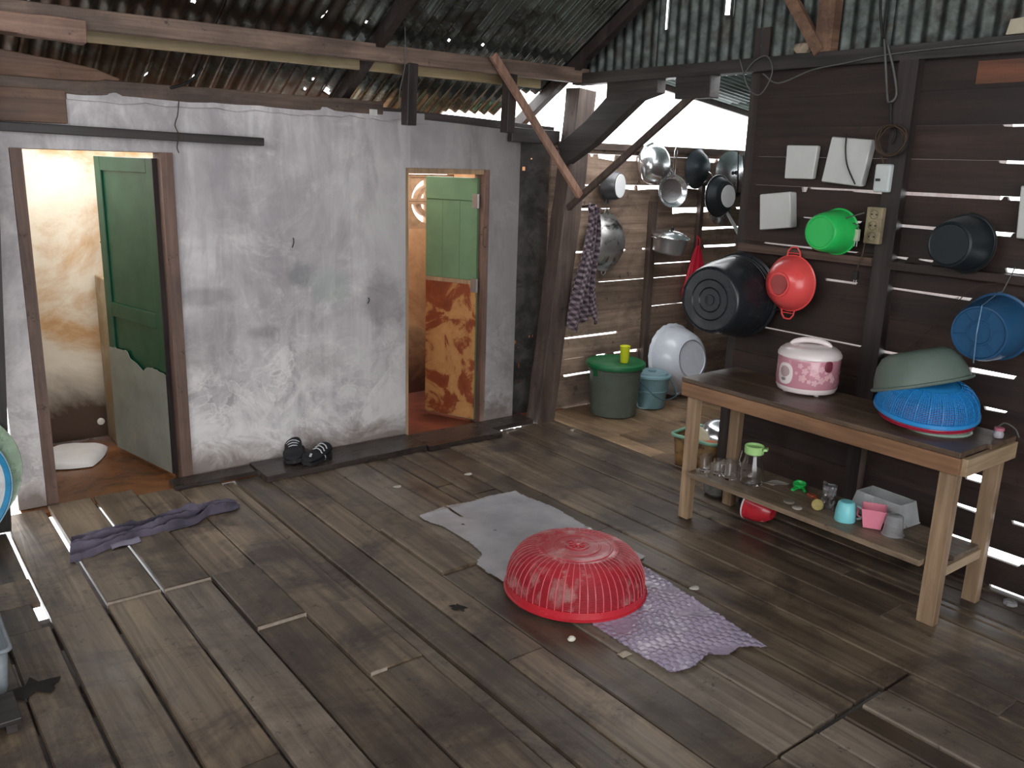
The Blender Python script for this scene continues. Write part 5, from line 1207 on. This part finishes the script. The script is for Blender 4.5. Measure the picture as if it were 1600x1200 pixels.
tag(obj('white_sack', MB().grid(28, 28, mound).xf(Matrix.Translation((.93, 5.35, 0)) @ Matrix.Rotation(-.45, 4, 'Z')), plain('white_sack_plastic', 'f2efec', .4, var=.04, bmp=.1), smooth=True), 'flat glossy white sack lying on the wet bathroom floor', 'sack')  # low glossy white mound on the bathroom floor
tag(obj('drain_cap', MB().lathe([(.022,0),(.022,.006),(.016,.010),(0,.010)], 20).xf(Matrix.Translation((1.165, 5.678, .10)) @ zq((0,-1,0)).to_matrix().to_4x4()), plain('white_cap', 'fbf6ea', .3), smooth='auto'), 'round white cap low on the bathroom rear wall', 'drain cap')  # white disc painted in for daylight through a drain hole

# ================================================================ LEFT EDGE
t = thing('round_tray', 'big white round tray with a bright blue rim at the left edge', 'tray', (.20, 4.27, .30), zq((.12, -1, .12)))
obj('tray_disc', MB().lathe([(0,0),(.252,0),(.258,.006),(.262,.010)], 64), plain('white_tray', 'eef0f2', .3, coat=.3), t, smooth='auto')
tag(obj('tray_rim', MB().lathe([(.260,.008),(.268,.014),(.280,.020),(.288,.016),(.272,.006),(.256,.0)], 64), plain('blue_enamel_rim', '3f9fd2', .3, coat=.3), t, smooth='auto'), 'bright blue rim')
obj('rim_line', MB().tube([(.287*math.cos(2*PI*i/64), .287*math.sin(2*PI*i/64), .021) for i in range(64)], .003, 6, True), plain('pale_blue_line', 'a9cfe2', .3), t, smooth=True)
t = thing('green_tray', 'pale green patterned round tray standing behind the blue-rimmed tray', 'tray', (.24, 4.335, .345), zq((.05, -1, .10)))
obj('tray_disc', MB().lathe([(0,0),(.26,0),(.285,.014),(.30,.018),(.302,.014),(.26,-.004),(0,-.003)], 64), plain('pale_green_tray', 'a8bda4', .25, var=.25, scale=18, dirt=('5d8a66', 16, .52), coat=.4), t, smooth='auto')
t = thing('grey_crate', 'grey plastic crate corner with a clear edge at the lower left', 'crate', (.10, 3.15, .002))
obj('crate_body', loft([rrect(.155,.16,.02,.0), rrect(.16,.165,.02,.02), rrect(.17,.175,.02,.16)]), plain('cool_grey_plastic', '8e959b', .4), t, smooth='auto', solid=.004)
obj('crate_rim', MB().tube(rrect(.178,.183,.022,.162, 6), .008, 8, True), plain('cool_grey_plastic', '', 0), t, smooth=True)
t = thing('low_stool', 'low dark wooden plank stool under the lower left corner', 'stool', (.06, 2.83, 0))
obj('stool_top', MB().box(-.26, .205, -.085, .085, .03, .048), M_beamd, t, bevel=.003)
for x_ in (-.22, .16): obj('leg', MB().box(x_, x_+.03, -.08, .08, 0, .03), M_beamd, t)

# ================================================================ SCRAPS ON THE FLOOR
tag(obj('garlic_clove', MB().lathe([(0,0),(.012,.002),(.015,.008),(.009,.016),(0,.019)], 14, sx=1.2).xf(Matrix.Translation((2.015, 2.172, .001))), plain('garlic', 'e8e2d2', .5), smooth=True), 'small white garlic clove on the planks at the front of the red basket', 'garlic')
tag(obj('onion_skin', MB().grid(8, 6, lambda u, v: (2.09+.05*u, 1.97+.035*v, .003+.004*math.sin(u*3)*math.sin(v*3))), plain('onion_skin', 'a89a88', .4), smooth=True, solid=.001), 'dull translucent onion skin by the left edge of the bubble wrap', 'scrap')
tag(obj('plastic_disc', MB().lathe([(0,.0),(.028,0),(.030,.003),(.028,.013),(.022,.016),(0,.016)], 8).xf(Matrix.Translation((3.745, 1.33, .001))), plain('grey_clear_cap', 'a6a4a6', .25, trans=.4), smooth='auto'), 'clear octagonal plastic cap on the floor right of the back bench leg', 'cap')
for i, (x, y, lbl) in enumerate(((2.715, 3.87, 'small pale chip on the planks above the milky sheet'), (2.275, 3.92, 'small greyish chip on the planks toward the wall boards'), (2.735, 2.19, 'pale flat scrap on the planks right of the bubble wrap'))):
    tag(obj('floor_chip', MB().lathe([(0,.003),(.016,.002),(.018,0)], 10, sx=1.4, wob=lambda a, z: 1+.15*math.sin(3*a)).xf(Matrix.Translation((x, y, .001))), plain('pale_chip', 'cfc9c0' if i != 1 else '8d8478', .5), smooth=True), lbl, 'scrap')
for i, (x, y, s, lbl) in enumerate(((.33, 2.97, .05, 'dark torn scrap on the planks beside the low plank stool'), (2.0, 2.98, .022, 'dark dried leaf scrap left of the milky sheet tear'), (1.80, 2.62, .022, 'dark crumpled scrap left of the red basket'), (1.99, 3.18, .022, 'dark scrap on the short plank by the sheet'))):
    tag(obj('dark_scrap', MB().lathe([(0,.006),(s*.6,.008),(s,.001)], 16, sx=1.5, wob=lambda a, z, i=i: 1+.35*math.sin(5*a+i)+.2*math.sin(9*a)).xf(Matrix.Translation((x, y, .001)) @ Matrix.Rotation(i*1.1, 4, 'Z')), plain('dark_scrap', '241f1c', .8), smooth=True), lbl, 'scrap')

# ---- little things on the plaster wall and under the roof
cord('hanging_wire', 'thin wire hanging down the plaster beside the left doorway', [(1.432,4.60,2.00),(1.43,4.628,1.93),(1.415,4.632,1.88),(1.412,4.575,1.83),(1.418,4.63,1.775),(1.425,4.63,1.745)], .0025, M_cordb, 'wire')
cord('hanging_wire', 'thin cord hanging from the tin roof beside the hanging post over the wall', [(2.50,4.22,2.42),(2.515,4.24,2.33),(2.52,4.25,2.24),(2.515,4.30,2.10),(2.52,4.31,2.02)], .003, M_cordg, 'wire')
cord('bent_stick', 'short dark bent stick poking up from the timber on the wall head', [(1.40,4.62,2.055),(1.46,4.62,2.075),(1.52,4.62,2.11),(1.56,4.61,2.16)], .007, M_cord, 'stick')
tag(obj('paper_tag', MB().box(2.50,2.55,4.612,4.616,1.985,2.02), plain('white_tag', 'd9d6d2', .7), bevel=.001), 'tiny white tag stuck on the wall-head timber left of the hanging post', 'tag')
for x, z, l, lbl in ((2.03, 1.30, .05, 'small dark hook high on the middle of the plaster wall'), (2.50, .93, .03, 'small rusty nail in the plaster left of the right-hand doorway')):
    tag(obj('wall_hook', MB().tube([(x,4.65,z),(x-.004,4.632,z),(x-.006,4.628,z-l*.5),(x-.014,4.632,z-l)], .003, 6), M_cord), lbl, 'hook')
